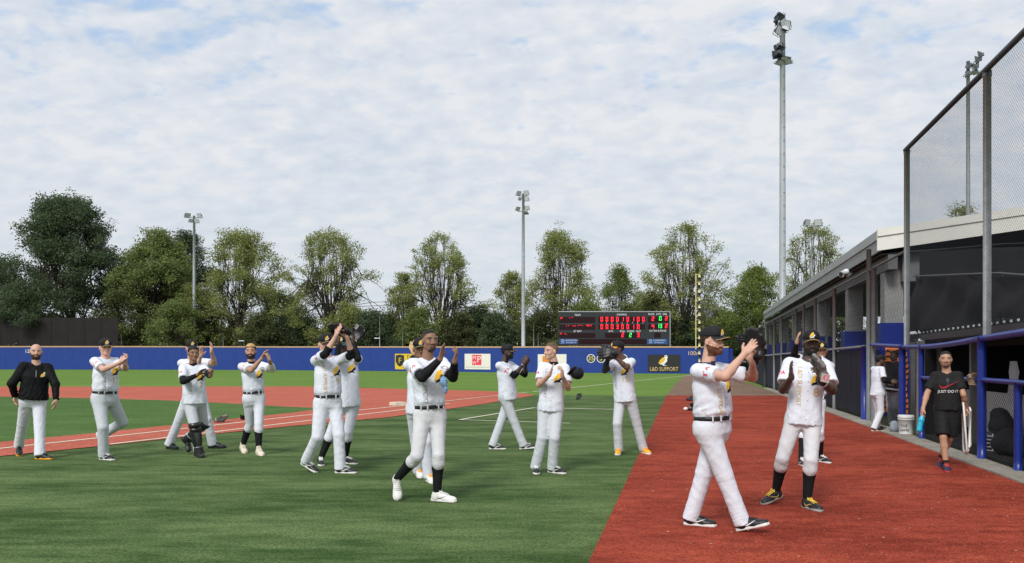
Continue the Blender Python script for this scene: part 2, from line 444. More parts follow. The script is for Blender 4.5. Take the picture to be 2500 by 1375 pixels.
# ================================================================== people
def ik(a, b, l1, l2, hint_px, prefer=None, w=0.0):
    """joint between a and b with bone lengths l1, l2, on the side the photo shows"""
    a, b = np.asarray(a, float), np.asarray(b, float); v = b - a; d = np.linalg.norm(v)
    if d > (l1 + l2) * .995: return a + v * l1 / (l1 + l2)
    d = max(d, abs(l1 - l2) + 1e-3); u = v / np.linalg.norm(v)
    t = (d * d + l1 * l1 - l2 * l2) / (2 * d); r = math.sqrt(max(l1 * l1 - t * t, 0)); e1 = nrm(np.cross(u, (0.3, .5, .8))); e2 = np.cross(u, e1)
    best = None
    for k in range(120):
        p = a + u * t + r * (e1 * math.cos(k * math.pi / 60) + e2 * math.sin(k * math.pi / 60))
        q = pix(p); s = 0
        if hint_px is not None: s = math.hypot(q[0] - hint_px[0], q[1] - hint_px[1]) * p[1] / FPX
        if prefer is not None: s -= w * float((p - a) @ np.asarray(prefer))
        if best is None or s < best[0]: best = (s, p)
    return best[1]

def text_mesh(txt, size):
    cu = bpy.data.curves.new('t', 'FONT'); cu.body = txt; cu.size = size; cu.align_x = 'CENTER'; cu.align_y = 'CENTER'; cu.resolution_u = 3
    o = bpy.data.objects.new('t', cu); COL.objects.link(o)
    dg = bpy.context.evaluated_depsgraph_get(); me = o.evaluated_get(dg).to_mesh()
    V = [(v.co.x, v.co.y) for v in me.vertices]; F = [tuple(p.vertices) for p in me.polygons]
    o.evaluated_get(dg).to_mesh_clear(); bpy.data.objects.remove(o); bpy.data.curves.remove(cu)
    return V, F
_tc = {}
def textv(txt, size):
    if txt not in _tc: _tc[txt] = text_mesh(txt, 1.0)
    V, F = _tc[txt]; return [(x * size, y * size) for x, y in V], F
def project(bvh, V, F, O, X, Y, Nn, off=.003, dist=.6):
    """lay a flat print (V, F) on cloth: O centre, X and Y its axes, Nn pointing out of the cloth"""
    O, X, Y, Nn = Vector(O), Vector(X), Vector(Y), Vector(Nn); P = []
    for (u, v) in V:
        h = bvh.ray_cast(O + X * u + Y * v + Nn * dist * .5, -Nn, dist); P.append(None if h[0] is None else h[0] + Nn * off)
    G = [f for f in F if all(P[i] is not None for i in f)]
    used = sorted({i for f in G for i in f}); mp = {i: k for k, i in enumerate(used)}
    return [P[i] for i in used], [tuple(mp[i] for i in f) for f in G]

OWL_WING = [(-.42, -.34), (-.3, -.05), (-.1, .2), (.12, .3), (.18, .12), (.1, -.12), (-.1, -.3), (-.3, -.42)]
OWL_BODY = [(.12, .3), (.1, .42), (.2, .5), (.38, .46), (.42, .3), (.34, .12), (.36, -.1), (.2, -.34), (.0, -.44), (-.2, -.48), (-.3, -.42), (-.1, -.3), (.1, -.12), (.18, .12)]
OWL_TAIL = [(-.3, -.42), (-.02, -.3), (.14, -.12), (.3, .04), (.32, -.2), (.1, -.4), (.3, -.5), (-.05, -.47), (-.36, -.56)]
def scl(P, s, dx=0, dy=0): return [(x * s + dx, y * s + dy) for x, y in P]

SKIN = {}
def skin(name, col):
    if name not in SKIN:
        d = tuple(c * .62 for c in col)
        SKIN[name] = (M('skin_' + name, col, .55, .06, 20, .08, 90, spec=.35), M('lips_' + name, (col[0] * .78, col[1] * .58, col[2] * .58), .5, .05, 20))
    return SKIN[name]
def cloth(name, col, var=.03, fold=.20, **k):
    m = M(name, col, .85, var, 6, .25, 240, spec=.12, bdist=.002, **k); t = m.node_tree
    b = t.nodes['Principled BSDF']; old = b.inputs['Normal'].links[0].from_socket
    tcn = t.nodes.new('ShaderNodeTexCoord'); mp = t.nodes.new('ShaderNodeMapping'); mp.inputs['Scale'].default_value = (1, 1, .55); mp.inputs['Rotation'].default_value = (.3, .5, .2)
    n = t.nodes.new('ShaderNodeTexNoise'); n.inputs['Scale'].default_value = 7; n.inputs['Detail'].default_value = 2.5; n.inputs['Distortion'].default_value = 1.1
    cr = t.nodes.new('ShaderNodeMath'); cr.operation = 'PINGPONG'; cr.inputs[1].default_value = .16
    t.links.new(tcn.outputs['Object'], mp.inputs[0]); t.links.new(mp.outputs[0], n.inputs['Vector']); t.links.new(n.outputs[0], cr.inputs[0])
    bp = t.nodes.new('ShaderNodeBump'); bp.inputs['Strength'].default_value = fold; bp.inputs['Distance'].default_value = .055
    t.links.new(cr.outputs[0], bp.inputs['Height']); t.links.new(old, bp.inputs['Normal']); t.links.new(bp.outputs[0], b.inputs['Normal'])
    return m
WHITE = cloth('jersey_cloth', (.70, .72, .785))
PANTS = cloth('trouser_cloth', (.67, .685, .74))
PANTSG = cloth('grey_trouser_cloth', (.55, .57, .60), .05)
PANTSW = cloth('worn_trouser_cloth', (.60, .595, .61), .09)
BLACKC = M('black_cloth', (.012, .012, .014), .8, .2, 8, .2, 200, spec=.15)
BLACKL = M('black_leather', (.016, .016, .017), .42, .2, 12, .2, 60, spec=.4)
GOLD = M('gold_print', (.62, .42, .14), .7, .1, 9)
TAUPE = M('taupe_print', (.36, .32, .30), .75, .1, 9)
YELLOW = M('yellow_print', (.80, .47, .04), .7, .08, 9)
PINK = M('red_print', (.80, .06, .11), .7, .06, 9)
WPRINT = M('white_print', (.82, .82, .82), .7, .03, 9)
EYEW = M('eye_white', (.32, .28, .26), .3, 0)
EYED = M('eye_dark', (.02, .014, .01), .3, 0)
SILVER = M('buckle_metal', (.5, .5, .5), .35, .1, 20, metal=.8)
WHITEL = M('white_leather', (.74, .72, .68), .5, .1, 14, .1, 60)
CREAM = M('cream_leather', (.70, .62, .50), .6, .12, 14)
ORANGE = M('orange_leather', (.85, .38, .03), .5, .08, 10)
TAN = M('tan_leather', (.62, .40, .19), .55, .15, 14, .15, 60)
GREYL = M('grey_leather', (.20, .19, .18), .55, .2, 14, .15, 60)
NAVY = M('navy_mesh_fabric', (.03, .035, .07), .7, .2, 20)
REDS = M('red_rubber', (.45, .05, .04), .6, .1, 20)
YLACE = M('yellow_lace', (.72, .48, .06), .7, .1, 30)

class Person:
    def __init__(s, **k): s.__dict__.update(k)
def build_person(crop, label, S, skin_name, yaw, dep, neck, pelvis_x, head, hyaw, R, Lh, legs, lean=0.0, hpitch=0, hroll=0, fat=1.0, group='players applauding on the field',
                 pants='long', tucked=True, trousers=PANTS, jersey=WHITE, sleeve=(None, None), hair=None, cap=None, beard=None, shoes=None, shirt=None, lettering=True, number=None, pyaw=None,
                 h=None, curl=(.18, .18), palm=(None, None), capm=None, under=None, bodyw=1.0, logo=True, sleeve_logo=True, seed=1, belt=True, numx=.085, smile=False, pz=None, blouse=1.0):
    x0, y0, x1, y1, sc = crop
    if h is None: h = .0095 if dep < 9.5 else .0125
    wa = 1.15 if dep < 9.5 else 1.0
    px = lambda p: (x0 + p[0] * sc, y0 + p[1] * sc)
    D = dep; q = S / 1.85; rs = np.random.RandomState(seed)
    az0 = math.degrees(math.atan2(PX0 - px((pelvis_x, 0))[0], FPX))       # angles are given relative to the line of sight
    yaw += az0; hyaw += az0; pyaw = None if pyaw is None else pyaw + az0
    legs = [dict(l, yaw=l['yaw'] + az0) for l in legs]
    f = np.array((math.sin(math.radians(yaw)), -math.cos(math.radians(yaw)), 0.0))
    py = yaw if pyaw is None else pyaw
    fp = np.array((math.sin(math.radians(py)), -math.cos(math.radians(py)), 0.0))
    nk = np.array(at(*px(neck), D + lean))
    pz = (.505 * S if pz is None else pz)
    pv = np.array(at(px((pelvis_x, 0))[0], 885, D)); pv[2] = pz
    up = nrm(nk - pv)
    ft = nrm(f - up * (f @ up)); lat = np.cross(ft, up)            # lat: the person's own right
    fpp = nrm(fp - up * (fp @ up)); latp = np.cross(fpp, up)
    T = np.linalg.norm(nk - pv)
    RB = np.array([lat, ft, up]); RP = np.array([latp, fpp, up])
    shd = [nk - up * .082 * q + lat * s * .160 * q * bodyw - ft * .012 for s in (1, -1)]
    hip = [pv + latp * s * .088 * q for s in (1, -1)]
    # ---- feet and legs
    feet = []
    for i, lg in enumerate(legs):
        gx, gy = px((lg['x'], lg['g'])); d = gdepth(gy)
        if 'd' in lg: d = D + lg['d']
        toe, pit, rol = math.radians(lg['yaw']), math.radians(lg.get('pitch', 0)), math.radians(lg.get('roll', 0))
        xa = np.array((math.sin(toe) * math.cos(pit), -math.cos(toe) * math.cos(pit), -math.sin(pit)))
        ya = np.array((math.cos(toe), math.sin(toe), 0.0)); za = np.cross(xa, ya)
        if rol: ya, za = ya * math.cos(rol) + za * math.sin(rol), za * math.cos(rol) - ya * math.sin(rol)
        Rm = np.stack([xa, ya, za], 1) * q
        o = np.array(at(gx, gy, d)); 
        w = SHOE_PTS @ Rm.T
        if 'lift' in lg: o[2] = lg['lift'] - w[:, 2].min()
        else: o[2] = -w[:, 2].min()
        ank = o + Rm @ np.array((-.015, 0, .085))
        feet.append((o, Rm, ank))
    knee = [ik(hip[i], feet[i][2], .245 * S, .232 * S, None if legs[i].get('k') is None else px(legs[i]['k']), fp, .35) for i in (0, 1)]
    # ---- arms
    U, A = .172 * S, .148 * S
    elb, wri, tipd = [], [], []
    for i, ar in enumerate((R, Lh)):
        wp = np.array(at(*px(ar['w']), D + ar['d'])); v = wp - shd[i]; n = np.linalg.norm(v)
        if n > (U + A) * .985: wp = shd[i] + v * (U + A) * .985 / n
        e = ik(shd[i], wp, U, A, px(ar['e']), ar.get('pref'), .25 if 'pref' in ar else 0)
        tp = np.array(at(*px(ar['t']), D + ar.get('td', ar['d'] - .02)))
        elb.append(e); wri.append(wp); tipd.append(nrm(tp - wp))
    # ---- skin body
    Hc0 = np.array(at(*px(head), D + lean)) + ft * 0.0
    hy = math.radians(hyaw); hp = math.radians(hpitch); hr = math.radians(hroll)
    hf = np.array((math.sin(hy) * math.cos(hp), -math.cos(hy) * math.cos(hp), math.sin(hp)))
    hl = np.array((-math.cos(hy), -math.sin(hy), 0)); hu = np.cross(hl, hf)
    if hr: hl, hu = hl * math.cos(hr) + hu * math.sin(hr), hu * math.cos(hr) - hl * math.sin(hr)
    HR = np.array([hl, hf, hu])
    Hc = Hc0
    hq = q * 1.02
    hp_ = lambda x, y, z: Hc + (hl * x + hf * y + hu * z) * hq
    hb = []
    def he(x, y, z, r, k=.02, op='u'): hb.append(ell(hp_(x, y, z), HR, np.array(r) * hq, k * hq, op))
    def hcn(a, b, ra, rb, k=.015, op='u'): hb.append(cone(hp_(*a), hp_(*b), ra * hq, rb * hq, k * hq, op))
    he(0, -.014, .03, (.076, .098, .088)); he(0, .026, -.03, (.060, .062, .082), .03)
    hcn((.045, .002, -.06), (.012, .062, -.094), .026, .02, .02); hcn((-.045, .002, -.06), (-.012, .062, -.094), .026, .02, .02)
    he(0, .068, -.095, (.024, .020, .018), .02)
    he(.032, .074, .022, (.032, .014, .009), .012); he(-.032, .074, .022, (.032, .014, .009), .012)
    he(.042, .056, -.03, (.024, .022, .022), .02); he(-.042, .056, -.03, (.024, .022, .022), .02)
    he(.033, .096, .002, (.019, .017, .013), .012, 's'); he(-.033, .096, .002, (.019, .017, .013), .012, 's')
    he(.033, .074, .001, (.014, .0115, .011), .004); he(-.033, .074, .001, (.014, .0115, .011), .004)
    hcn((0, .082, .008), (0, .105, -.036), .008, .0125, .008); hcn((.011, .092, -.04), (-.011, .092, -.04), .010, .010, .008)
    he(0, .085, -.063, (.025, .010, .0065), .006); he(0, .083, -.074, (.022, .010, .007), .006)
    for s in (1, -1): he(.079 * s, -.012, -.012, (.010, .021, .033), .006)
    neckp = cone(Hc + (-hf * .018 - hu * .05) * hq, nk - up * .04 * q - ft * .02, .056 * q, .066 * q, .03)
    fm = fat
    bp = [barrel(pv, RB, [(-.07 * q, .11 * q * fm, .085 * q, 0), (.03 * q, .145 * q * fm, .105 * q * fm, 0), (.16 * q, .14 * q * fm, .105 * q * fm, .005), (.36 * q, .145 * q * bodyw, .095 * q * fm, .0), (T - .14 * q, .14 * q * bodyw, .078 * q, -.012), (T - .05 * q, .075 * q, .055 * q, -.02)], .02),
          cone(shd[0], shd[1], .040 * q, .040 * q, .03), neckp]
    for i in (0, 1):
        m = elb[i] + (wri[i] - elb[i]) * .28
        bp += [cone(shd[i], elb[i], .050 * q * bodyw, .042 * q * bodyw, .02), cone(elb[i], m, .040 * q * bodyw, .043 * q * bodyw, .02), cone(m, wri[i], .043 * q * bodyw, .027 * q, .02)]
        c = knee[i] + (feet[i][2] - knee[i]) * .32 - fp * .012
        lw = .8 if pants == 'long' else 1.0
        bp += [cone(hip[i] - up * .03 * q, knee[i], .074 * q * fm * lw, .052 * q * lw, .03), cone(knee[i], c, .051 * q * lw, .055 * q * lw, .015), cone(c, feet[i][2], .055 * q * lw, .036 * q * lw, .015)]
    # hands
    hands = []; palmn = []
    for i in (0, 1):
        d = tipd[i]; o_ = wri[1 - i] + tipd[1 - i] * .07
        if palm[i] is not None: n = np.asarray(palm[i], float)
        else: n = o_ - (wri[i] + d * .07)
        n = nrm(n - d * (n @ d)); sgn = 1 if i == 0 else -1
        t = np.cross(d, n) * sgn      # thumb side
        palmn.append(n); hs = []; W = wri[i]; cr = curl[i]
        hs.append(cone(W - nrm(W - elb[i]) * -.0, W + d * .03 * q, .026 * q, .026 * q, .02))
        Rh = np.array([t, n, d]); hs.append(ell(W + d * .058 * q, Rh, np.array((.041, .0155, .055)) * q, .015)); hs.append(ell(W + d * .045 * q + t * .022 * q + n * .006 * q, Rh, np.array((.02, .016, .032)) * q, .012))
        for j, (off, ln) in enumerate(((.030, .072), (.0105, .080), (-.010, .075), (-.029, .060))):
            b = W + (d * (.095 - .006 * abs(j - 1)) + t * off) * q; dirn = nrm(d + t * (off * 3.2)); ang = cr * (.8 + .25 * j)
            r0 = .0098 * q
            for sgm, fr in enumerate((.46, .30, .24)):
                dn = nrm(dirn * math.cos(ang) + n * math.sin(ang)); e = b + dn * ln * fr * q; hs.append(cone(b, e, r0, r0 * .93, .006)); b = e; r0 *= .93; ang += cr * 1.3
        b = W + (d * .03 + t * .03 + n * .006) * q; m = b + nrm(d * .62 + t * .75 + n * .12) * .042 * q; e = m + nrm(d * .86 + t * .42 + n * .18) * .034 * q
        hs += [cone(b, m, .0145 * q, .0125 * q, .012), cone(m, e, .0122 * q, .0098 * q, .006)]
        hands.append(hs)
    allp = bp + hb + hands[0] + hands[1]
    hf_h = .0058 if D < 9.5 else .0075
    boxes = []
    hlo, hhi = bounds([p for p in hb if p.op == 'u'], .012); hlo[2] = min(hlo[2], Hc[2] - .13 * hq); boxes.append((hlo, hhi))
    for i in (0, 1):
        a, b = bounds(hands[i][3:], .012); boxes.append((a, b))
    Vs, Qs, n0 = [], [], 0
    for bi, (lo, hi) in enumerate([(None, None)] + boxes):
        if lo is None: V, Q = implicit(bp + hands[0][:3] + hands[1][:3] + [hb[0], hb[1]], .011 if D < 9.5 else .016, skip=[(a + .026, b - .026) for a, b in boxes])
        else:
            hh = hf_h
            V, Q = implicit(allp if bi == 1 else (bp + hands[bi - 2]), hh, lohi=(lo, hi))
        if len(V) == 0: continue
        Vs.append(V); Qs.append(Q + n0); n0 += len(V)
    V = np.concatenate(Vs); Q = np.concatenate(Qs)
    root_p = pv.copy(); root_p[2] = 0
    root = empty('person', Vector(root_p), label, 'person', group)
    cen = V[Q].mean(1); lc = (cen - Hc) @ HR.T / hq
    mi = np.zeros(len(Q), int)
    inhead = (np.abs(lc[:, 0]) < .1) & (np.abs(lc[:, 1]) < .14) & (np.abs(lc[:, 2]) < .13)
    ax_, ay, az = np.abs(lc[:, 0]), lc[:, 1], lc[:, 2]
    eye = inhead & (ay > .06) & ((((ax_ - .033) / .0135) ** 2 + ((az - .001) / .0062) ** 2) < 1)
    iris = eye & (np.abs(ax_ - .033) < .0085)
    brow = inhead & (ay > .05) & (ax_ > .013) & (ax_ < .055) & (np.abs(az - .024 + (ax_ - .033) ** 2 * 4) < .006)
    lips = inhead & (ay > .07) & (((lc[:, 0] / .024) ** 2 + ((az + .068) / .0105) ** 2) < 1)
    mi[lips] = 1; mi[eye] = 2; mi[iris] = 3
    if hair or beard: mi[brow] = 4
    if beard:
        jt = rs.uniform(-.0045, .0045, len(Q)); line_ = -.030 - .36 * np.clip(ay, -.01, .2) + jt
        bd = inhead & (ay > -.008 + jt) & (az < line_) & (az > -.128)
        if beard[1] != 'full': bd &= (ax_ < .034 + jt) & (az < -.070)
        bd |= inhead & (ay > .068) & (ax_ < .032 + jt) & (az < -.047 + jt * .5) & (az > -.060)
        bd &= ~lips & ~((ay > .097) & (az > -.052))
        mi[bd] = 5
        nv = np.zeros(len(V), bool); nv[Q[bd].ravel()] = True
        dirv = (V - Hc); dirv /= np.linalg.norm(dirv, axis=1)[:, None]; V[nv] += dirv[nv] * beard[2]
    sk, lp = skin(*skin_name)
    hairm = hair[0] if hair else (beard[0] if beard else EYED)
    if under is not None:
        tz = (cen - pv) @ RB.T
        m = (tz[:, 2] > .2) & (tz[:, 2] < T - .0 * q) & (np.abs(tz[:, 0]) < .105 * q) & ~inhead & (np.abs(tz[:, 1]) < .2); mi[m] = 6
    body = mesh_obj('body', V, Q, [sk, lp, EYEW, EYED, hairm, beard[0] if beard else hairm, under or WHITE], root, True, mi)
    # ---- jersey / shirt
    jp = []
    beltz = .115 * q
    jm = shirt or {}
    cloth = jm.get('mat', jersey)
    hem = beltz - .01 if tucked else -.06 * q
    if jm.get('hem') is not None: hem = jm['hem'] * q
    wj = jm.get('loose', 1.0) * fm
    bl = .022 if tucked else .03
    prof = [(hem, (.146 * wj + bl * (.3 if tucked else 1.2)) * q, (.118 * wj + bl * (.3 if tucked else 1.2)) * q, .006), (hem + .05 * q, (.150 * wj + bl * blouse) * q, (.118 * wj + bl * blouse) * q, .012 * wj), (.26 * q, (.145 * wj + .024) * q, (.114 * fm + .020) * q, .014 * fm),
            (.40 * q, (.160 * bodyw + .020) * q, (.122 * fm ** .5 + .018) * q, .006), (T - .15 * q, .166 * q * bodyw, .110 * q, -.008), (T - .085 * q, .128 * q, .092 * q, -.014), (T - .015 * q, .070 * q, .062 * q, -.02)]
    jp.append(barrel(pv, RB, prof, .03, p=2.4))
    for s_ in (0, 1): jp.append(cone(nk - up * .065 * q - ft * .012, shd[s_], .056 * q, .060 * q, .03))
    sl_len = jm.get('sleeve', .74)
    for i in (0, 1):
        if sl_len > 1:
            e2 = elb[i]; jp += [cone(shd[i], e2, .074 * q, .062 * q, .05), cone(e2, wri[i], .062 * q, .044 * q, .03, fb=True)]
        else:
            e2 = shd[i] + (elb[i] - shd[i]) * sl_len; jp.append(cone(shd[i], e2, .066 * q * bodyw, .074 * q * bodyw, .03, fb=True))
    jp.append(cone(nk + up * .07 * q - ft * .02, nk - up * .005 * q - ft * .004, .075 * q, .068 * q, .01, 's'))
    if jm.get('vneck', True): jp.append(cone(nk + up * .0 + ft * .075 * q, nk + ft * .125 * q - up * .105 * q, .052 * q, .006, .008, 's'))
    wr = wrinkler(seed * 7 + 1, .0052 * jm.get('wr', 1), .17, up * .1 + lat * .8); wr_f = wrinkler(seed * 7 + 4, .0048 * wa, .065, up * .3 + lat * .3)
    def jdisp(P):
        z = (P - pv) @ up
        low = np.clip(1 - (z - hem) / (.30 * q), 0, 1)
        return wr(P) * (.6 + .8 * low) + wr_f(P) * low
    V, Q = implicit(jp, h, jdisp, 1)
    jer = mesh_obj(jm.get('name', 'jersey'), V, Q, cloth, root)
    jb = BVHTree.FromPolygons(V.tolist(), Q.tolist())
    def decal(name, VF, O, X, Y, Nn, mat, off=.0035):
        pv_, pf = project(jb, VF[0], VF[1], O, X, Y, Nn, off)
        if pf: return mesh_obj(name, [tuple(p) for p in pv_], pf, mat, jer, False)
    if not shirt:
        # button placket (a 3 cm strip with buttons)
        top_, bot = T - .14 * q, hem + .012
        n = 12; zz = np.linspace(bot, top_, n); st = [(x, z) for z in zz for x in (-.017, .017)]
        decal('placket', (st, [(2 * i, 2 * i + 1, 2 * i + 3, 2 * i + 2) for i in range(n - 1)]), pv, -lat, up, ft, WHITE, .0045)
        bt = []; bf = []
        for z in np.linspace(bot + .05, top_ - .02, 6):
            k = len(bt); bt += [(math.cos(a) * .0065, z + math.sin(a) * .0065) for a in np.linspace(0, 5.5, 8)]; bf.append(tuple(range(k, k + 8)))
        decal('button', (bt, bf), pv, -lat, up, ft, TAUPE, .0065)
        if lettering:
            tv, tf = textv('L&D SUPPORT', .066 * q)
            oc = pv + up * (T - .31 * q) + lat * .088 * q
            decal('lettering', (tv, tf), oc, -up, -lat, ft, GOLD if lettering == 'gold' else TAUPE)
        if logo:
            oc = pv + up * (T - .20 * q) - lat * .088 * q
            sgn = -lat
            decal('owl_wing', poly(scl(OWL_WING, .17)), oc, sgn, up, ft, YELLOW, .0045); decal('owl_outline', poly(scl(OWL_TAIL, .17)), oc, sgn, up, ft, BLACKC, .004)
            ring = [(.27 + .15 * math.cos(a), .42 + .13 * math.sin(a)) for a in np.linspace(0, 5.9, 12)]; rin = [(.27 + .09 * math.cos(a), .42 + .075 * math.sin(a)) for a in np.linspace(0, 5.9, 12)]
            decal('owl_head', (scl(ring, .17) + scl(rin, .17), [(i, (i + 1) % 12, 12 + (i + 1) % 12, 12 + i) for i in range(12)]), oc, sgn, up, ft, TAUPE, .004)
        if number: decal('number', textv(number, .125 * q), pv + up * (T - .365 * q) - lat * numx * q, -lat, up, ft, GOLD)
        if sleeve_logo:
            a = nrm(elb[0] - shd[0]); e2 = shd[0] + (elb[0] - shd[0]) * (sl_len - .26)
            outv = nrm(np.cross(a, np.cross(lat + ft * .45 + up * .1, a))); xx = nrm(np.cross(a, outv)) 
            if (-xx) @ np.array((1, 0, 0)) > 0 and True: xx = xx
            Tm = [(-.05, .028), (.012, .028), (.012, .016), (-.012, .016), (-.012, -.034), (-.026, -.034), (-.026, .016), (-.05, .016)]
            Am = [(.02, -.02), (.042, .024), (.064, -.02), (.05, -.02), (.042, .0), (.033, -.02)]
            X2 = np.cross(a * -1, outv)
            decal('sleeve_mark', (Tm + Am + [(x - .012, y - .016) for x, y in Am], [tuple(range(8)), (8, 9, 12, 13), (9, 10, 11, 12)]), e2, X2, -a, outv, PINK, .005)
    if jm.get('deco'): jm['deco'](decal, pv, lat, ft, up, T, q)
    # ---- undersleeves
    for i in (0, 1):
        if sleeve[i]:
            t0, t1, mat_ = sleeve[i]; pts = []
            sp_ = [cone(shd[i] + (elb[i] - shd[i]) * t0, elb[i], .060 * q * bodyw, .049 * q * bodyw, .02)]
            if t1 > 1:
                mm = elb[i] + (wri[i] - elb[i]) * min(.28, t1 - 1); ee = elb[i] + (wri[i] - elb[i]) * (t1 - 1)
                sp_ += [cone(elb[i], mm, .048 * q * bodyw, .050 * q * bodyw, .02), cone(mm, ee, .050 * q * bodyw, (.050 - .018 * max(t1 - 1.28, 0) / .72) * q * bodyw, .02, fb=True)]
            V, Q = implicit(sp_, .012, wrinkler(seed + 50 + i, .0025, .07), 1)
            mesh_obj('undersleeve', V, Q, mat_, root)
    # ---- trousers
    tp_ = [barrel(pv, RP, [(-.105 * q, .13 * q * fm, .10 * q, -.005), (-.04 * q, .165 * q * fm, .128 * q * fm, -.008), (.04 * q, .168 * q * fm, .130 * q * fm, -.004), (.125 * q, .152 * q * fm, .121 * q * fm, .006)], .04)]
    for i in (0, 1):
        o, Rm, ank = feet[i]; K = knee[i]; 
        if pants == 'long':
            e = ank + nrm(ank - K) * .035 * q; mid = K + (e - K) * .5
            tp_ += [cone(hip[i], K, .098 * q * fm, .077 * q * (.5 + .5 * fm), .05), cone(K, mid, .075 * q * (.5 + .5 * fm), .073 * q, .012), cone(mid, e, .073 * q, .076 * q, .008, fb=True)]
        elif pants == 'knicker':
            e = K + nrm(ank - K) * .13 * q
            tp_ += [cone(hip[i], K, .096 * q * fm, .069 * q * (.5 + .5 * fm), .05), cone(K, e - nrm(ank - K) * .03 * q, .068 * q * (.5 + .5 * fm), .072 * q, .012), cone(e - nrm(ank - K) * .03 * q, e, .070 * q, .058 * q, .01)]
        elif pants == 'shorts':
            e = K + nrm(hip[i] - K) * .02
            tp_ += [cone(hip[i], e, .105 * q, .098 * q, .05, fb=True)]
    wl = wrinkler(seed * 3 + 2, .003, .16, (.6, 0, .3)); wl2 = wrinkler(seed * 3 + 5, .0060 * wa, .05, up * 1.2)
    def tdisp(P):
        g_ = wl(P)
        for i in (0, 1):
            K = knee[i]; an = feet[i][2]; dk = np.linalg.norm(P - K, axis=-1); da = np.linalg.norm(P - an, axis=-1); dh = np.linalg.norm(P - hip[i], axis=-1)
            wgt = np.exp(-(dk / .12) ** 2) * .7 + (np.exp(-(da / .15) ** 2) * .9 if pants == 'long' else 0) + np.exp(-(dh / .12) ** 2) * .5
            g_ = g_ + wl2(P) * wgt
        return g_
    V, Q = implicit(tp_, h, tdisp, 1)
    tr = mesh_obj('shorts' if pants == 'shorts' else 'trousers', V, Q, trousers, root)
    if tucked and belt:
        n = 40; Vb = []; Fb = []
        bw, bd_ = (.155 * fm + .006) * q, (.123 * fm + .006) * q
        for z in (-.019, .019):
            for rr in (1.0, 1.035):
                for k in range(n):
                    a = 2 * math.pi * k / n; ca, sa = math.cos(a), math.sin(a); e_ = 2 / 2.3
                    Vb.append(pv + up * (beltz - .012 + z) + latp * bw * rr * abs(ca) ** e_ * np.sign(ca) + fpp * (bd_ * rr * abs(sa) ** e_ * np.sign(sa) + .005))
        for k in range(n):
            k2 = (k + 1) % n; Fb += [(n + k, n + k2, 3 * n + k2, 3 * n + k), (2 * n + k, 3 * n + k, 3 * n + k2, 2 * n + k2), (k, k2, n + k2, n + k)]
        bo = mesh_obj('belt', Vb, Fb, BLACKL, root)
        mb = MB(); rot = Matrix((Vector(latp), Vector(fpp), Vector(up))).transposed()
        mb.box(pv + up * (beltz - .012) + fpp * (bd_ * 1.035 + .008), (.05, .008, .042), rot); mb.build('buckle', BLACKL, bo)
        mb = MB()
        for a in (.35, -.3, .85, -.8):
            mb.box(pv + up * (beltz - .012) + latp * bw * 1.04 * abs(math.sin(a)) ** .87 * np.sign(a) + fpp * (bd_ * 1.04 * abs(math.cos(a)) ** .87 + .006), (.014, .008, .05), rot)
        mb.build('belt_loop', trousers, tr)
    # ---- socks and shoes
    if pants in ('knicker', 'shorts') or True:
        for i in (0, 1):
            an = feet[i][2]; K = knee[i]
            if pants == 'knicker':
                c = K + (an - K) * .33 - fp * .012
                sp_ = [cone(K + (an - K) * .08, c, .060 * q, .064 * q, .02), cone(c, an + (an - K) * .04, .063 * q, .042 * q, .02)]
                V, Q = implicit(sp_, .012, None, 1); mesh_obj('sock', V, Q, BLACKC, root)
            elif pants == 'shorts':
                V, Q = implicit([cone(an + (K - an) * .13, an, .044 * q, .043 * q, .02)], .012, None, 1); mesh_obj('sock', V, Q, BLACKC, root)
    st = shoes
    for i in (0, 1):
        o, Rm, ank = feet[i]; base = None
        for nm, me in shoe_meshes(st):
            if me is None: continue
            ob = bpy.data.objects.new(nm, me); COL.objects.link(ob)
            if nm == 'shoe':
                ob.parent = root; base = ob; ob.location = Vector(o - root_p); ob.rotation_mode = 'QUATERNION'
                ob.rotation_quaternion = Matrix((Rm / q).tolist()).to_quaternion(); ob.scale = (q, q, q)
            else: ob.parent = base
    # ---- hair, cap
    if hair and hair[1] != 'none':
        st_, mat_ = hair[1], hair[0]; th = hair[2]
        hh = [ell(hp_(0, -.018, .034), HR, np.array((.077 + th, .097 + th, .088 + th)) * hq, .02)]
        F, lo = field(hh, *bounds(hh, .02), .0075)
        I = np.argwhere(np.ones(F.shape, bool)); P = (lo + .0075 * I - Hc) @ HR.T / hq
        front = .066 if st_ != 'fade' else .062
        zc_ = np.interp(P[:, 1], [-.12, -.06, -.02, .0, .02, .05, .075, .1], [-.065, -.048, -.004, .022, .045, .060, front, front + .01])
        d2 = np.maximum(F.ravel(), (zc_ - P[:, 2]) * hq)
        if th > .004:
            wv = wrinkler(seed + 90, .004, .035); d2 = d2 + wv(lo + .0075 * I) * (np.abs(d2) < .03)
        V, Q = surfnets(d2.reshape(F.shape), lo, .0075); 
        zz = ((V[Q].mean(1) - Hc) @ HR.T / hq)[:, 2]
        V = relax(V, Q, 1)
        mesh_obj('hair', V, Q, [mat_, hair[3] if len(hair) > 3 else mat_], root, True, (zz > .075).astype(int))
    if cap:
        cm, brim, em = cap
        dm = [ell(hp_(0, -.014, .05), HR, np.array((.087, .110, .092)) * hq, .01), ell(hp_(0, .03, .075), HR, np.array((.07, .07, .065)) * hq, .03)]
        F, lo = field(dm, *bounds(dm, .02), .008); I = np.argwhere(np.ones(F.shape, bool)); P = (lo + .008 * I - Hc) @ HR.T / hq
        d2 = np.maximum(F.ravel(), (.042 + .0 * P[:, 1] - P[:, 2]) * hq)
        V, Q = surfnets(d2.reshape(F.shape), lo, .008); V = relax(V, Q, 1)
        cp = mesh_obj('cap', V, Q, cm, root)
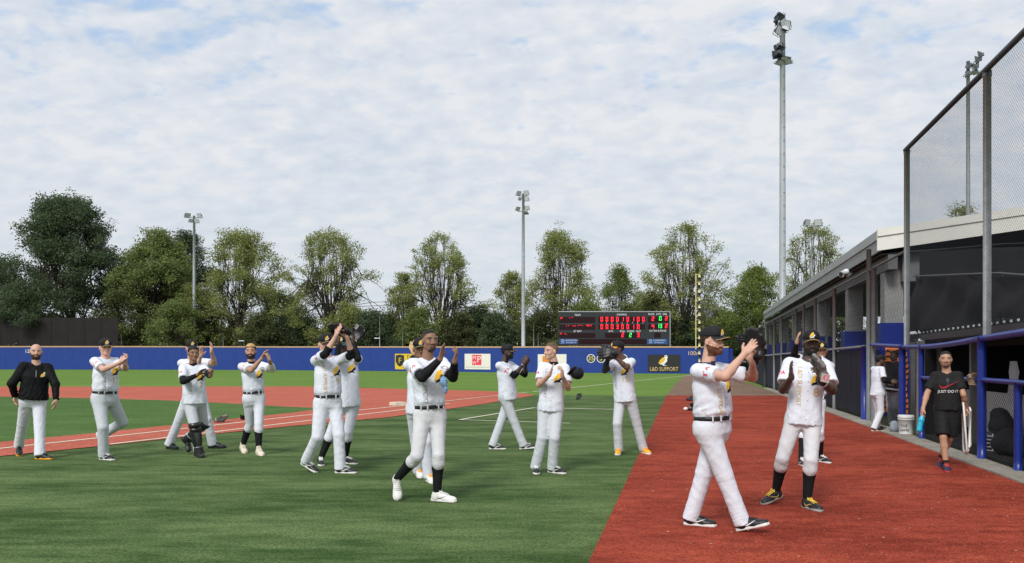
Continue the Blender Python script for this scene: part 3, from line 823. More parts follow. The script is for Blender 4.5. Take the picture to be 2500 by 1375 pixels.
        # visor
        Vb = []; Fb = []; nu, nv2 = 15, 5
        for layer in (0, -.006):
            for j in range(nv2):
                for i in range(nu):
                    a = math.radians(-68 + 136 * i / (nu - 1)); t = j / (nv2 - 1)
                    x = math.sin(a) * (.083 + .004 * t); y = math.cos(a) * .096 - .006 + t * .082 * max(math.cos(a), 0) ** .6
                    z = .047 - .012 * t - .020 * (x / .083) ** 2 * (.4 + t) + layer
                    Vb.append(hp_(x, y, z))
        m_ = nu * nv2
        for j in range(nv2 - 1):
            for i in range(nu - 1):
                a = j * nu + i; Fb.append((a, a + 1, a + nu + 1, a + nu)); Fb.append((m_ + a, m_ + a + nu, m_ + a + nu + 1, m_ + a + 1))
        edge = [i for i in range((nv2 - 1) * nu, nv2 * nu)]
        Fb += [(edge[i], edge[i + 1], m_ + edge[i + 1], m_ + edge[i]) for i in range(nu - 1)]
        ne = len(Fb); mi_ = [0] * ne
        for q_ in range(nu - 1): mi_[ne - 1 - q_] = 1
        mesh_obj('visor', Vb, Fb, [brim, GOLD], cp, True, mi_)
        cb_ = BVHTree.FromPolygons(V.tolist(), Q.tolist())
        if em:
            for P_, mt_, of_ in ((OWL_WING, YELLOW, .004), (OWL_TAIL, WPRINT, .003)):
                a_, b_ = project(cb_, *poly(scl(P_, .075 * hq)), hp_(0, .06, .088), -hl, hu, hf, of_, .3)
                if b_: mesh_obj('emblem', [tuple(v) for v in a_], b_, mt_, cp, False)
    return Person(root=root, nk=nk, pv=pv, up=up, ft=ft, lat=lat, shd=shd, elb=elb, wri=wri, tip=tipd, palmn=palmn, Hc=Hc, HR=HR, hq=hq, hp=hp_, knee=knee, feet=feet, hip=hip, q=q, T=T, jb=jb, decal=decal, fp=fp)
# ================================================================== ground
def sheet(name, pts, z, mat, label=None, cat=None, kind='structure', n=1):
    o = mesh_obj(name, [(p[0], p[1], z) for p in pts], [tuple(range(len(pts)))], mat, None, False)
    return tag(o, label, cat, None, kind)
def ground_mat(name, c1, c2, s1, s2, speck=None, bump=.5, bscale=120, streak=(1, 1, 1), contrast=(.35, .65), far=None, rough=.95):
    m = bpy.data.materials.new(name); m.use_nodes = True; t = m.node_tree; b = t.nodes['Principled BSDF']; b.inputs['Roughness'].default_value = rough; b.inputs['Specular IOR Level'].default_value = .1
    nw = t.nodes.new; lk = t.links.new
    tcn = nw('ShaderNodeTexCoord'); mp = nw('ShaderNodeMapping'); mp.inputs['Scale'].default_value = streak; lk(tcn.outputs['Object'], mp.inputs[0])
    def nz(sc, det, rg=.6, v=None):
        n = nw('ShaderNodeTexNoise'); n.inputs['Scale'].default_value = sc; n.inputs['Detail'].default_value = det; n.inputs['Roughness'].default_value = rg
        lk(v if v is not None else mp.outputs[0], n.inputs['Vector']); return n.outputs[0]
    a, c = nz(s1, 4), nz(s2, 5, .7)
    mr = nw('ShaderNodeMapRange'); mr.inputs[1].default_value, mr.inputs[2].default_value = contrast
    ad = nw('ShaderNodeMath'); ad.operation = 'ADD'; ml = nw('ShaderNodeMath'); ml.operation = 'MULTIPLY'; ml.inputs[1].default_value = .5
    lk(a, ad.inputs[0]); lk(c, ad.inputs[1]); lk(ad.outputs[0], ml.inputs[0]); lk(ml.outputs[0], mr.inputs[0])
    mx_ = nw('ShaderNodeMix'); mx_.data_type = 'RGBA'; mx_.inputs[6].default_value = (*c1, 1); mx_.inputs[7].default_value = (*c2, 1); lk(mr.outputs[0], mx_.inputs[0])
    col = mx_.outputs[2]
    fine = nz(bscale, 2, .6, tcn.outputs['Object']); mr2 = nw('ShaderNodeMapRange'); mr2.inputs[1].default_value = .3; mr2.inputs[2].default_value = .7; mr2.inputs[3].default_value = .52; mr2.inputs[4].default_value = 1.55; lk(fine, mr2.inputs[0])
    vm = nw('ShaderNodeVectorMath'); vm.operation = 'SCALE'; lk(col, vm.inputs[0]); lk(mr2.outputs[0], vm.inputs['Scale']); col = vm.outputs[0]
    if speck:
        vo = nw('ShaderNodeTexVoronoi'); vo.inputs['Scale'].default_value = speck[0]; lk(tcn.outputs['Object'], vo.inputs['Vector'])
        cm = nw('ShaderNodeMath'); cm.operation = 'LESS_THAN'; cm.inputs[1].default_value = speck[1]; lk(vo.outputs['Distance'], cm.inputs[0])
        pk = nw('ShaderNodeMath'); pk.operation = 'GREATER_THAN'; pk.inputs[1].default_value = speck[3]; sx = nw('ShaderNodeSeparateColor'); lk(vo.outputs['Color'], sx.inputs[0]); lk(sx.outputs[0], pk.inputs[0])
        mu = nw('ShaderNodeMath'); mu.operation = 'MULTIPLY'; lk(cm.outputs[0], mu.inputs[0]); lk(pk.outputs[0], mu.inputs[1])
        m2 = nw('ShaderNodeMix'); m2.data_type = 'RGBA'; lk(mu.outputs[0], m2.inputs[0]); lk(col, m2.inputs[6]); m2.inputs[7].default_value = (*speck[2], 1); col = m2.outputs[2]
    lk(col, b.inputs['Base Color'])
    bp = nw('ShaderNodeBump'); bp.inputs['Strength'].default_value = bump; bp.inputs['Distance'].default_value = .02; lk(fine, bp.inputs['Height']); lk(bp.outputs[0], b.inputs['Normal'])
    return m
TURF = ground_mat('artificial_turf', (.038, .074, .019), (.112, .160, .058), .55, 2.6, bump=.7, bscale=42, streak=(.5, 1.7, 1), contrast=(.41, .59))
INTURF = ground_mat('infield_turf', (.045, .100, .022), (.095, .160, .045), .4, 2.0, bump=.5, bscale=40, streak=(.4, 1.2, 1))
GRASS = ground_mat('natural_grass', (.085, .165, .026), (.145, .225, .045), .12, .8, speck=(2.2, .10, (.32, .36, .16), .86), bump=.5, bscale=16, streak=(.5, 1.6, 1))
REDT = ground_mat('red_artificial_track', (.190, .028, .015), (.345, .062, .034), .7, 4.5, contrast=(.40, .60), speck=(7.0, .10, (.50, .30, .20), .80), bump=.6, bscale=60, streak=(.7, 1.3, 1))
REDI = ground_mat('red_infield_turf', (.37, .090, .056), (.45, .128, .086), .5, 2.5, speck=None, bump=.3, bscale=40)
DIRT = ground_mat('brown_dirt_track', (.150, .095, .065), (.235, .160, .115), .5, 2.5, bump=.6, bscale=18)
LINE = M('line_chalk', (.70, .66, .52), .9, .12, 2.0)
CONC = ground_mat('kerb_concrete', (.22, .20, .17), (.36, .33, .28), 1.2, 7, bump=.5, bscale=90)
FARG = ground_mat('rough_grass', (.035, .060, .020), (.075, .100, .035), .1, .6, bump=.4, bscale=6)

UD = Vector((.2316, 1.0, 0)).normalized(); ND = Vector((UD.y, -UD.x, 0))          # along the dugout, and away from the field
K0 = 4.61
def KY(px_, off=0.0): return (K0 + off) * FPX / (px_ - 1690.0)                     # depth where the plane 'off' metres behind the kerb crosses a photo column
def KP(y, off=0.0, z=0.0): return Vector((K0 + off + .2316 * y, y, z))

# base sheet to the horizon
tag(mesh_obj('ground', [(-900, -60, -.30), (900, -60, -.30), (900, 1500, -.30), (-900, 1500, -.30)], [(0, 1, 2, 3)], FARG, None, False), kind='structure')
# outfield grass: rises a little towards the centre-field wall
WPX = [(-260, 127, .42), (0, 127, .40), (350, 126, .38), (700, 125, .31), (950, 120, .21), (1180, 116, .10), (1400, 112, .08), (1560, 109.5, .0), (1750, 108, -.04), (1779, 107.6, -.04)]
def wall_pt(p): return Vector(((p[0] - PX0) / FPX * p[1], p[1], p[2]))
WL = [wall_pt(p) for p in WPX]
gv = [(-60, -20, 0), (60, -20, 0), (-60, 45, 0), (60, 45, 0)]
V = []; Fq = []
rows = [(-25, 0), (20, 0), (48, 0), (75, .35), (100, .8), (None, 1.0), (None, 1.02)]
for p, wp in zip(WPX, WL):
    for i, (y, f_) in enumerate(rows):
        if y is None: V.append((wp.x * (1 if i == 5 else 1.06), wp.y * (1 if i == 5 else 1.06), wp.z))
        else: V.append((wp.x * (y / wp.y if y > 48 else 1) if y > 48 else wp.x * max(y, 30) / wp.y * (1.6 if y < 48 else 1), y, wp.z * f_))
nR = len(rows)
# right-hand columns out to behind the fence line
for xr in (30, 60):
    for i, (y, f_) in enumerate(rows): V.append((xr if y is None or y >= 48 else xr * .8, 108 if i == 5 else (114 if i == 6 else y), 0))
nC = len(WPX) + 2
for c in range(nC - 1):
    for i in range(nR - 1): Fq.append((c * nR + i, (c + 1) * nR + i, (c + 1) * nR + i + 1, c * nR + i + 1))
tag(mesh_obj('outfield_grass', V, Fq, GRASS, None, True), kind='structure')
# foreground turf: sheet from behind the camera to the grass edge
def P2(*pp): return [gp(x, y) for x, y in pp]
far = [gp(1305, 965), gp(1627, 966.5)]
near_edge = [gp(1437, 1375), Vector((-1.35, -3, 0)), Vector((-6.2, -25, 0)), Vector((-40, -25, 0)), Vector((-40, 12, 0))]
tag(sheet('artificial_turf', P2((-300, 975), (200, 968), (760, 940)) + far + near_edge, .004, TURF), kind='structure')
# red skinned infield
sheet('infield_red_turf', P2((-300, 939), (0, 940), (400, 941), (700, 943), (940, 949), (1150, 954), (1250, 958), (1305, 964.5), (1300, 967), (1180, 987), (940, 1021), (790, 1000), (700, 994), (550, 985), (400, 978), (200, 972.5), (0, 969), (-300, 966)), .008, REDI)
sheet('infield_grass', P2((-300, 966), (0, 969), (200, 972.5), (400, 978), (550, 985), (700, 994), (792, 997.5), (720, 1008), (550, 1026), (400, 1041.5), (200, 1062), (0, 1081), (-400, 1120)), .012, INTURF)
sheet('base_path', P2((-500, 1131), (0, 1081), (200, 1062), (400, 1041.5), (550, 1026), (720, 1008), (792, 997.5), (960, 990), (1305, 965.5), (1180, 987.5), (1050, 1006), (940, 1021), (720, 1041), (550, 1058), (400, 1074), (264, 1089), (0, 1116), (-500, 1168)), .016, REDI)
def line(name, pp, wd, z=.021):
    pts = [gp(*p) for p in pp]; V = []; 
    for i, p in enumerate(pts):
        t = (pts[min(i + 1, len(pts) - 1)] - pts[max(i - 1, 0)]).normalized(); n = Vector((-t.y, t.x, 0)) * wd / 2
        V += [(p + n)[:2], (p - n)[:2]]
    o = mesh_obj(name, [(v[0], v[1], z) for v in V], [(2 * i, 2 * i + 1, 2 * i + 3, 2 * i + 2) for i in range(len(pts) - 1)], LINE, None, False); o['kind'] = 'structure'; return o
line('foul_line', [(-300, 1131), (0, 1097.5), (400, 1054), (720, 1018), (940, 996.5), (1180, 970.5), (1290, 958.5)], .10)
line('foul_line', [(1300, 957.5), (1440, 943), (1560, 930), (1660, 919.5), (1700, 915)], .14)
line('running_lane_line', [(268, 1087), (400, 1071.5), (720, 1032.5), (940, 1007), (1098, 986.5)], .10)
line('coach_box_line', [(1122, 1026.5), (1305, 996.8)], .10); line('coach_box_line', [(1305, 997), (1500, 1001)], .14, .0215); line('coach_box_line', [(1122, 1026.5), (1392, 1035.5)], .08, .0225)
# red foreground track along the dugouts and the brown warning strip beyond it
lft = [gp(1627, 966.5), gp(1437, 1375), Vector((-1.35, -3, 0)), Vector((-6.2, -25, 0))]
rgt = [KP(gdepth(966.5), -.40), KP(gp(1437, 1375).y, -.40), KP(-3, -.40), KP(-25, -.40)]
tag(mesh_obj('red_track', [(p.x, p.y, .008) for p in lft + rgt], [(i, i + 1, 5 + i, 4 + i) for i in range(3)], REDT, None, False), kind='structure')
sheet('dirt_track', [gp(1627, 966.5), gp(1648, 940), gp(1668, 920), gp(1690, 913.6), gp(1782, 913), KP(95, -.3), KP(60, -.4), KP(gdepth(966.5), -.40)], .012, DIRT)
# concrete kerb slabs under the dugout fence
kerb = empty('kerb', KP(10, -.12)); kerb['kind'] = 'structure'
y = 3.0; KV = None
while y < 46:
    mb = MB(); a, b = KP(y + .012, -.42), KP(y + .988, -.42); c, d = KP(y + .988, .02), KP(y + .012, .02); h_ = .03 + random.uniform(-.004, .004)
    mb.prism([(p.x, p.y, -.02) for p in (a, b, c, d)], (0, 0, h_ + .02)); mb.build('kerb_slab', CONC, kerb); y += 1.0
# weedy strip behind the kerb and soil under the stand
WEED = ground_mat('weedy_soil', (.050, .055, .025), (.120, .115, .060), 1.0, 5, bump=.6, bscale=40)
sheet('soil_strip', [KP(2, .08), KP(2, 16), KP(100, 16), KP(100, -.02), KP(46, .08)], .006, WEED)
# first base
mb = MB(); bp_ = gp(972, 991); R_ = Matrix.Rotation(math.radians(38), 3, 'Z')
mb.box(bp_ + Vector((0, 0, .07)), (.46, .46, .10), R_); mb.box(bp_ + Vector((0, 0, .12)), (.42, .42, .03), R_)
tag(mb.build('first_base', M('base_rubber', (.66, .60, .46), .6, .1, 8)), 'cream square base bag on the red base path', 'base')

# loose rubber and sand grains on the track and spilled over its edge
rs_ = np.random.RandomState(12); V = []; F = []; MI = []
for i in range(2400):
    y = 5.5 + 22 * rs_.rand() ** 1.6
    xl = gp(1437, 1375).x + (y - gp(1437, 1375).y) * .2185; xr = KP(y, -.42).x
    t = rs_.rand()
    x = xl + rs_.normal() * .06 if i % 5 == 0 else xl + (xr - xl) * (t ** .6)
    s_ = rs_.uniform(.003, .006) * (1.5 if rs_.rand() < .12 else 1); a = rs_.uniform(0, 6.28); k = len(V)
    V += [(x + s_ * math.cos(a + j * 2.09), y + s_ * math.sin(a + j * 2.09), .009) for j in range(3)] + [(x, y, .009 + s_ * .9)]
    F += [(k, k + 1, k + 3), (k + 1, k + 2, k + 3), (k + 2, k, k + 3)]; m_ = 1 if i % 5 == 0 else (0 if rs_.rand() < .55 else 1); MI += [m_] * 3
o = mesh_obj('loose_grains', V, F, [M('sandy_grain', (.42, .26, .17), .9, .2, 30), M('red_grain', (.28, .05, .03), .9, .2, 30)], None, False, MI); tag(o, 'loose sandy and red grains scattered over the track', 'grit', None, 'stuff')
# ================================================================== outfield wall
BLUE = M('blue_wall_pad', (.014, .045, .245), .5, .10, .8, .25, 3, spec=.35, bdist=.03)
BLUED = M('blue_pad_vinyl', (.009, .024, .20), .34, .12, 3, .3, 9, spec=.45, bdist=.02)
TANCAP = M('tan_cap_rail', (.52, .33, .20), .7, .12, 1.5)
STEEL = M('galvanised_steel', (.33, .35, .36), .5, .14, 3, .1, 40, metal=.35)
STEELD = M('grey_painted_steel', (.115, .12, .125), .55, .15, 2)
MASTM = M('pale_grey_mast', (.40, .42, .43), .5, .08, 1.5, metal=.2)
BLACKN = M('black_net_cord', (.018, .018, .020), .8, .1, 5)
DARKP = M('dark_paint', (.020, .021, .023), .6, .2, 2)
wall = empty('outfield_wall', WL[5], 'long blue padded outfield wall with tan cap rail across the whole field', 'wall')
WH = 3.62
def wall_at(px_):
    for (a, b), (pa, pb) in zip(zip(WL, WL[1:]), zip(WPX, WPX[1:])):
        xa, xb = pa[0], pb[0]
        if xa <= px_ <= xb or (px_ > 1779 and pb is WPX[-1]):
            # ray through column px_ hits segment a-b
            k = (px_ - PX0) / FPX; d = b - a; t = (k * a.y - a.x) / (d.x - k * d.y); p = a + d * t; n = Vector((d.y, -d.x, 0)).normalized(); return p, d.normalized(), n
    return WL[0], (WL[1] - WL[0]).normalized(), Vector((0, -1, 0))
pads = list(np.arange(-250, 1779, 33.0)) + [1779]
for i in range(len(pads) - 1):
    a, _, n = wall_at(pads[i]); b, dd, _ = wall_at(pads[i + 1]); n = Vector((dd.y, -dd.x, 0)); j = random.uniform(0, .012)
    a2, b2 = a + dd * .005, b - dd * .005; mb = MB(); t = -n * .12; o = n * j
    za, zb = a.z - .25, b.z - .25
    p = [a2 + o, b2 + o, b2 - n * .14, a2 - n * .14]
    V = [(q_.x, q_.y, z) for z in (-.3, WH + .0) for q_, z0 in zip(p, (a.z, b.z, b.z, a.z))]
    V = [(p[k].x, p[k].y, (a.z, b.z, b.z, a.z)[k] + zz) for zz in (-.28, WH - .02) for k in range(4)]
    mb.add(V, [(3, 2, 1, 0), (4, 5, 6, 7), (0, 1, 5, 4), (1, 2, 6, 5), (2, 3, 7, 6), (3, 0, 4, 7)]); mb.build('wall_panel', BLUE, wall)
for i in range(len(WL) - 1):
    a, b = WL[i], WL[i + 1]; dd = (b - a).normalized(); n = Vector((dd.y, -dd.x, 0)).normalized(); mb = MB()
    p = [a + n * .05, b + n * .05, b - n * .2, a - n * .2]; z = (a.z, b.z, b.z, a.z)
    V = [(p[k].x, p[k].y, z[k] + WH + zz) for zz in (0, .20) for k in range(4)]
    mb.add(V, [(3, 2, 1, 0), (4, 5, 6, 7), (0, 1, 5, 4), (1, 2, 6, 5), (2, 3, 7, 6), (3, 0, 4, 7)]); mb.build('cap_rail', TANCAP, wall)
# wall return at the right end
a = WL[-1]; mb = MB(); mb.box(a + Vector((.35, .8, 1.75)), (.5, 1.4, 3.5)); mb.build('end_panel', BLUED, wall)
BANW = M('banner_vinyl_white', (.78, .75, .66), .6, .05, 1.2, .2, 2, bdist=.03); BANY = M('banner_vinyl_yellow', (.72, .50, .04), .6, .05, 1.2, .2, 2, bdist=.03); BANK = M('banner_vinyl_black', (.028, .028, .028), .55, .15, 1.2, .4, 1.6, bdist=.06)
def on_wall(px_, py_):
    p, dd, n = wall_at(px_); d = p.y; return Vector((p.x, p.y, CAMZ + (HORY - py_) / FPX * d)) , dd, n
class Print:
    """flat prints laid on the wall: local x along the wall, y up"""
    def __init__(s, px_, py_, off): s.p, s.d, s.n = on_wall(px_, py_); s.off = off; s.m = s.p.y / FPX
    def at(s, u, v, k=0): return s.p + s.d * u + Vector((0, 0, v)) + s.n * (s.off + .012 * k)
    def rect(s, name, w, h, mat, parent, u=0, v=0, k=0):
        mb = MB(); mb.prism([s.at(u - w / 2, v - h / 2, k), s.at(u + w / 2, v - h / 2, k), s.at(u + w / 2, v + h / 2, k), s.at(u - w / 2, v + h / 2, k)], s.n * .008); return mb.build(name, mat, parent)
    def shape(s, name, V, F, mat, parent, u=0, v=0, k=0): return mesh_obj(name, [s.at(u + x, v + y, k) for x, y in V], F, mat, parent, False)
    def text(s, name, txt, size, mat, parent, u=0, v=0, k=1, sx=1.0):
        V, F = textv(txt, size); return s.shape(name, [(x * sx, y) for x, y in V], F, mat, parent, u, v, k)
def banner(px0, px1, py0, py1, mat, label):
    P_ = Print((px0 + px1) / 2, (py0 + py1) / 2, .05); w_, h_ = (px1 - px0) * P_.m, (py1 - py0) * P_.m
    r = empty('banner', P_.at(0, -h_ / 2), label, 'banner', 'advertising banners on the outfield wall')
    P_.rect('sheet', w_, h_, mat, r); return P_, r, w_, h_
P_, r, w_, h_ = banner(962, 1034, 864, 902, BANY, 'yellow banner with black shield reading FYSIO on the blue wall')
m = P_.m
sh = [(-11, 13), (0, 15), (11, 13), (11, -3), (6, -11), (0, -15), (-6, -11), (-11, -3)]
P_.shape('shield', [(x * m, y * m) for x, y in sh], [tuple(range(7, -1, -1))], BANK, r, -23 * m, 2 * m, 1); P_.text('lettering', 'F', 19 * m, BANY, r, -23 * m, 2 * m, 2); P_.text('lettering', 'FYSIO', 13 * m, BANK, r, 12 * m, 11 * m); P_.text('lettering', 'HOLLAND', 11 * m, BANK, r, 12 * m, 0); P_.text('lettering', 'AMSTERDAM', 6 * m, M('orange_print', (.6, .2, .02), .7, .05), r, 0, -14 * m)
P_, r, w_, h_ = banner(1133, 1199, 864, 902, BANW, 'white banner with red MPW square on the blue wall'); m = P_.m
P_.rect('red_square', 24 * m, 25 * m, PINK, r, -2 * m, 4 * m, 1); P_.text('lettering', 'M', 13 * m, BANW, r, -8 * m, 9 * m, 2.5); P_.text('lettering', 'W', 11 * m, BANW, r, -8 * m, -3 * m, 2.5); P_.text('lettering', 'P', 22 * m, BANW, r, 4 * m, 5 * m, 2.5); P_.text('lettering', 'www.mindworkproductions.nl', 6.2 * m, TAUPE, r, 0, -13.5 * m, 1, .82)
P_, r, w_, h_ = banner(1312, 1384, 865, 904, BANW, 'white banner with an orange mark on the blue wall behind the bareheaded player'); m = P_.m
P_.rect('orange_mark', 16 * m, 22 * m, M('orange_block', (.75, .25, .04), .6, .05), r, -16 * m, 4 * m, 1)
P_, r, w_, h_ = banner(1582, 1660, 866, 908, BANK, 'black L&D SUPPORT banner with a white and orange owl on the blue wall'); m = P_.m
P_.text('lettering', 'L&D SUPPORT', 13.5 * m, M('tan_print', (.66, .46, .20), .7, .05), r, 0, -14.5 * m, 1, .80)
for nm, sp_, mt in (('owl_body', OWL_BODY, WPRINT), ('owl_wing', OWL_WING, YELLOW), ('owl_feet', [(-.05, -.44), (.1, -.44), (.12, -.54), (.4, -.56), (.1, -.6), (-.05, -.55)], WPRINT)):
    V = [(x * 27 * m, y * 24 * m) for x, y in sp_]; P_.shape(nm, V, [tuple(range(len(V)))], mt, r, -2 * m, 8 * m, 2 if nm == 'owl_wing' else 1)
for dx in (-1, 1):
    ring = [((.30 + .075 * dx + .055 * math.cos(a)) * 27 * m, (.385 + .045 * math.sin(a)) * 24 * m) for a in np.linspace(0, 5.6, 10)]; P_.shape('owl_eye', ring, [tuple(range(10))], BANK, r, -2 * m, 8 * m, 2)
# number discs
def disc(px_, py_, txt, label, rad=10.5):
    P_ = Print(px_, py_, .05); m = P_.m; r = empty('number_disc', P_.at(0, -rad * m), label, 'sign', 'retired number discs on the outfield wall')
    def cir(R): return [(R * m * math.cos(a), R * m * math.sin(a)) for a in np.linspace(0, 2 * math.pi, 25)[:-1]]
    mb = MB(); mb.prism([P_.at(x, y) for x, y in cir(rad)], P_.n * .02); mb.build('rim', WPRINT, r); P_.shape('plate', cir(rad - 1.6), [tuple(range(24))], BANK, r, 0, 0, 2)
    if txt: P_.text('numeral', txt, 15 * m, M('pale_yellow_print', (.75, .62, .22), .7, .05), r, 0, 0, 3)
disc(1443, 875.5, '35', 'round black disc with number 35 on the wall'); disc(1467.5, 875.5, '5', 'round black disc with a single 5, right of the 35'); disc(1522, 875.5, '', 'round black disc partly behind the player in orange shoes')
disc(1494, 878, '', 'round black disc behind the raised black glove')
DIST = M('distance_print', (.70, .48, .30), .7, .05)
P_ = Print(1694, 863, .05); r = empty('distance_mark', P_.at(0, -.2), 'painted 100m distance mark near the foul pole', 'sign', 'distance marks on the wall'); P_.text('lettering', '100m', 14 * P_.m, DIST, r, 0, 0, 0)
P_ = Print(74, 858, .05); r = empty('distance_mark', P_.at(0, -.2), 'painted 122m distance mark beside the bald coach', 'sign', 'distance marks on the wall'); P_.text('lettering', '122m', 12 * P_.m, WPRINT, r, 0, 0, 0)

# ------------------------------------------------------------------ foul pole
fp_ = at(1707.5, 888, 106.4); fp_.z = 0
r = empty('foul_pole', fp_, 'tall black and yellow banded foul pole with yellow side frame', 'foul pole'); PYEL = M('pole_yellow', (.66, .58, .30), .5, .08, 4)
m = 106.4 / FPX; ztop = CAMZ + (HORY - 668) * m; nb = 26; zb = .0
for i in range(nb):
    a, b = ztop * i / nb, ztop * (i + 1) / nb; mb = MB(); mb.tube([fp_ + Vector((0, 0, a)), fp_ + Vector((0, 0, b))], .15, 10); mb.build('pole_band', PYEL if i % 2 else DARKP, r, True)
mb = MB(); x = -.48; z0 = CAMZ + (HORY - 848) * m
for z in (z0, ztop - .15): mb.tube([fp_ + Vector((0, 0, z)), fp_ + Vector((x, 0, z))], .05, 6)
n = 8
for i in range(1, n): z = z0 + (ztop - z0) * i / n; mb.tube([fp_ + Vector((0, 0, z)), fp_ + Vector((x, 0, z))], .035, 6)
mb.tube([fp_ + Vector((x, 0, z0 - .3)), fp_ + Vector((x, 0, ztop))], .07, 6); mb.build('side_frame', PYEL, r)

# ------------------------------------------------------------------ scoreboard
D_ = 118.0; m = D_ / FPX
sb = empty('scoreboard', at(1498, HORY, D_) * 1, 'wide dark electronic scoreboard with red and green digits above the outfield wall', 'scoreboard'); sb.location.z = 0
SBP = M('scoreboard_face', (.030, .034, .037), .55, .1, 1); SBD = M('display_window', (.018, .003, .004), .35, .1, 4)
RED_E = M('red_led', (1.0, .03, .06), .5, 0, emit=.75); GRN_E = M('green_led', (.05, .85, .16), .5, 0, emit=.65)
sb.location.z = 0
def sp3(px_, py_, k=0): v = at(px_, py_, D_); v.y -= .02 * k; return v
mb = MB(); a = at(1364, 763, D_); b = at(1634, 843, D_); mb.box(((a.x + b.x) / 2, D_ + .25, (a.z + b.z) / 2), (b.x - a.x, .48, a.z - b.z)); mb.build('cabinet', SBP, sb)
mb = MB(); 
for (p, q_) in (((1362.5, 761.5), (1636, 761.5)), ((1636, 761.5), (1636, 846))): mb.tube([sp3(*p), sp3(*q_)], .09, 6)
mb.build('frame', STEEL, sb)
for px_ in (1385, 1440, 1500, 1560, 1612): mb = MB(); a = at(px_, 843, D_ + .3); mb.box((a.x, D_ + .3, a.z / 2), (.25, .2, a.z)); mb.build('leg', STEELD, sb)
def win(x0, y0, x1, y1, mat=SBD, nm='display', k=1):
    mb = MB(); mb.prism([sp3(x0, y1, k), sp3(x1, y1, k), sp3(x1, y0, k), sp3(x0, y0, k)], (0, .03, 0)); return mb.build(nm, mat, sb)
for w4 in ((1365.5, 774, 1453, 788), (1365.5, 793, 1453, 805), (1461, 773, 1575, 788), (1461, 792, 1575, 804), (1582, 773, 1632, 787), (1582, 792, 1632, 804), (1365.5, 813, 1453, 825), (1477, 813, 1563, 825), (1597, 813, 1613, 824), (1413, 828, 1578, 840)): win(*w4)
SEG = {'0': 'abcdef', '1': 'bc', '2': 'abged', '3': 'abgcd', '4': 'fgbc', '5': 'afgcd', '8': 'abcdefg', '9': 'abcdfg', '7': 'abc', '6': 'acdefg'}
def digit(ch, px_, py_, mat, w=5.6, h=10.2):
    mb = MB(); hw, hh, th = w / 2, h / 2, 1.35
    S_ = {'a': (-hw, -hh, hw, -hh + th), 'g': (-hw, -th / 2, hw, th / 2), 'd': (-hw, hh - th, hw, hh), 'f': (-hw, -hh, -hw + th, 0), 'e': (-hw, 0, -hw + th, hh), 'b': (hw - th, -hh, hw, 0), 'c': (hw - th, 0, hw, hh)}
    for s in SEG[ch]:
        x0, y0, x1, y1 = S_[s]; mb.prism([sp3(px_ + x0, py_ + y1, 3), sp3(px_ + x1, py_ + y1, 3), sp3(px_ + x1, py_ + y0, 3), sp3(px_ + x0, py_ + y0, 3)], (0, .02, 0))
    mb.build('digit', mat, sb)
for i, ch in enumerate('000010100'): digit(ch, 1469 + 12.7 * i, 779.5, RED_E)
for i, ch in enumerate('00030010'): digit(ch, 1469 + 12.7 * i, 798, RED_E)
for ch, x, y_, mt in (('2', 1594, 778.5, RED_E), ('0', 1612, 777.5, GRN_E), ('2', 1626.5, 777, RED_E), ('4', 1594, 797, RED_E), ('1', 1606, 796, GRN_E), ('3', 1613, 796, GRN_E), ('2', 1626.5, 796, RED_E), ('2', 1520, 818, RED_E), ('2', 1539, 818, GRN_E), ('3', 1558, 818, RED_E)): digit(ch, x, y_, mt)
def stext(txt, px_, py_, size, mat=WPRINT, k=3):
    V, F = textv(txt, size * m); c = sp3(px_, py_, k); return mesh_obj('lettering', [(c.x + x * .9, c.y, c.z + y) for x, y in V], F, mat, sb, False)
for t_, x, y_ in (('TEAM', 1410, 769.5), ('INNINGS', 1518, 768.5), ('RUNS', 1590, 767.5), ('HITS', 1608, 767.5), ('ERR', 1623, 767.5), ('AT BAT', 1410, 809), ('AVG', 1491, 809), ('BALL', 1520, 809), ('STRIKE', 1539.5, 809), ('OUT', 1558.5, 809), ('EXTRA INNING', 1606, 808)): stext(t_, x, y_, 6.6)
for i in range(9): stext(str(i + 1), 1468 + 12.7 * i, 788.7, 5)
rs_ = np.random.RandomState(5)
mb = MB()
for (x, y_, n) in ((1371, 776.5, 9), (1390, 777, 2), (1399, 776, 2), (1386, 795, 4), (1402, 795, 5), (1409, 795, 3), (1419, 795, 4), (1434, 795, 10), (1441, 795, 6), (1368, 815, 6), (1381, 815.5, 4)):
    for i in range(n): px_, py_ = x + rs_.uniform(-3.5, 3.5), y_ + rs_.uniform(-1.6, 1.8); c = sp3(px_, py_, 3); mb.box(c, (1.1 * m, .02, 1.1 * m))
o = mb.build('lit_dots', RED_E, sb); o['kind'] = 'stuff'
SBB = M('scoreboard_blue_plate', (.03, .10, .30), .5, .05, 1)
for x0, x1, t2 in ((1365.5, 1409, ('LICHTKRANTEN', 'www.q-lite.com')), (1580, 1629, ('SCOREBORDEN', 'www.q-lite.net'))):
    win(x0, 828, x1, 840, SBB, 'maker_plate', 2); stext(t2[0], x0 + 29, 831.5, 4.6, WPRINT, 4); stext(t2[1], x0 + 29, 836.5, 4.2, WPRINT, 4); stext('Q', x0 + 8, 832, 8, WPRINT, 4); stext('Q-LITE', x0 + 8, 837.5, 3, WPRINT, 4)

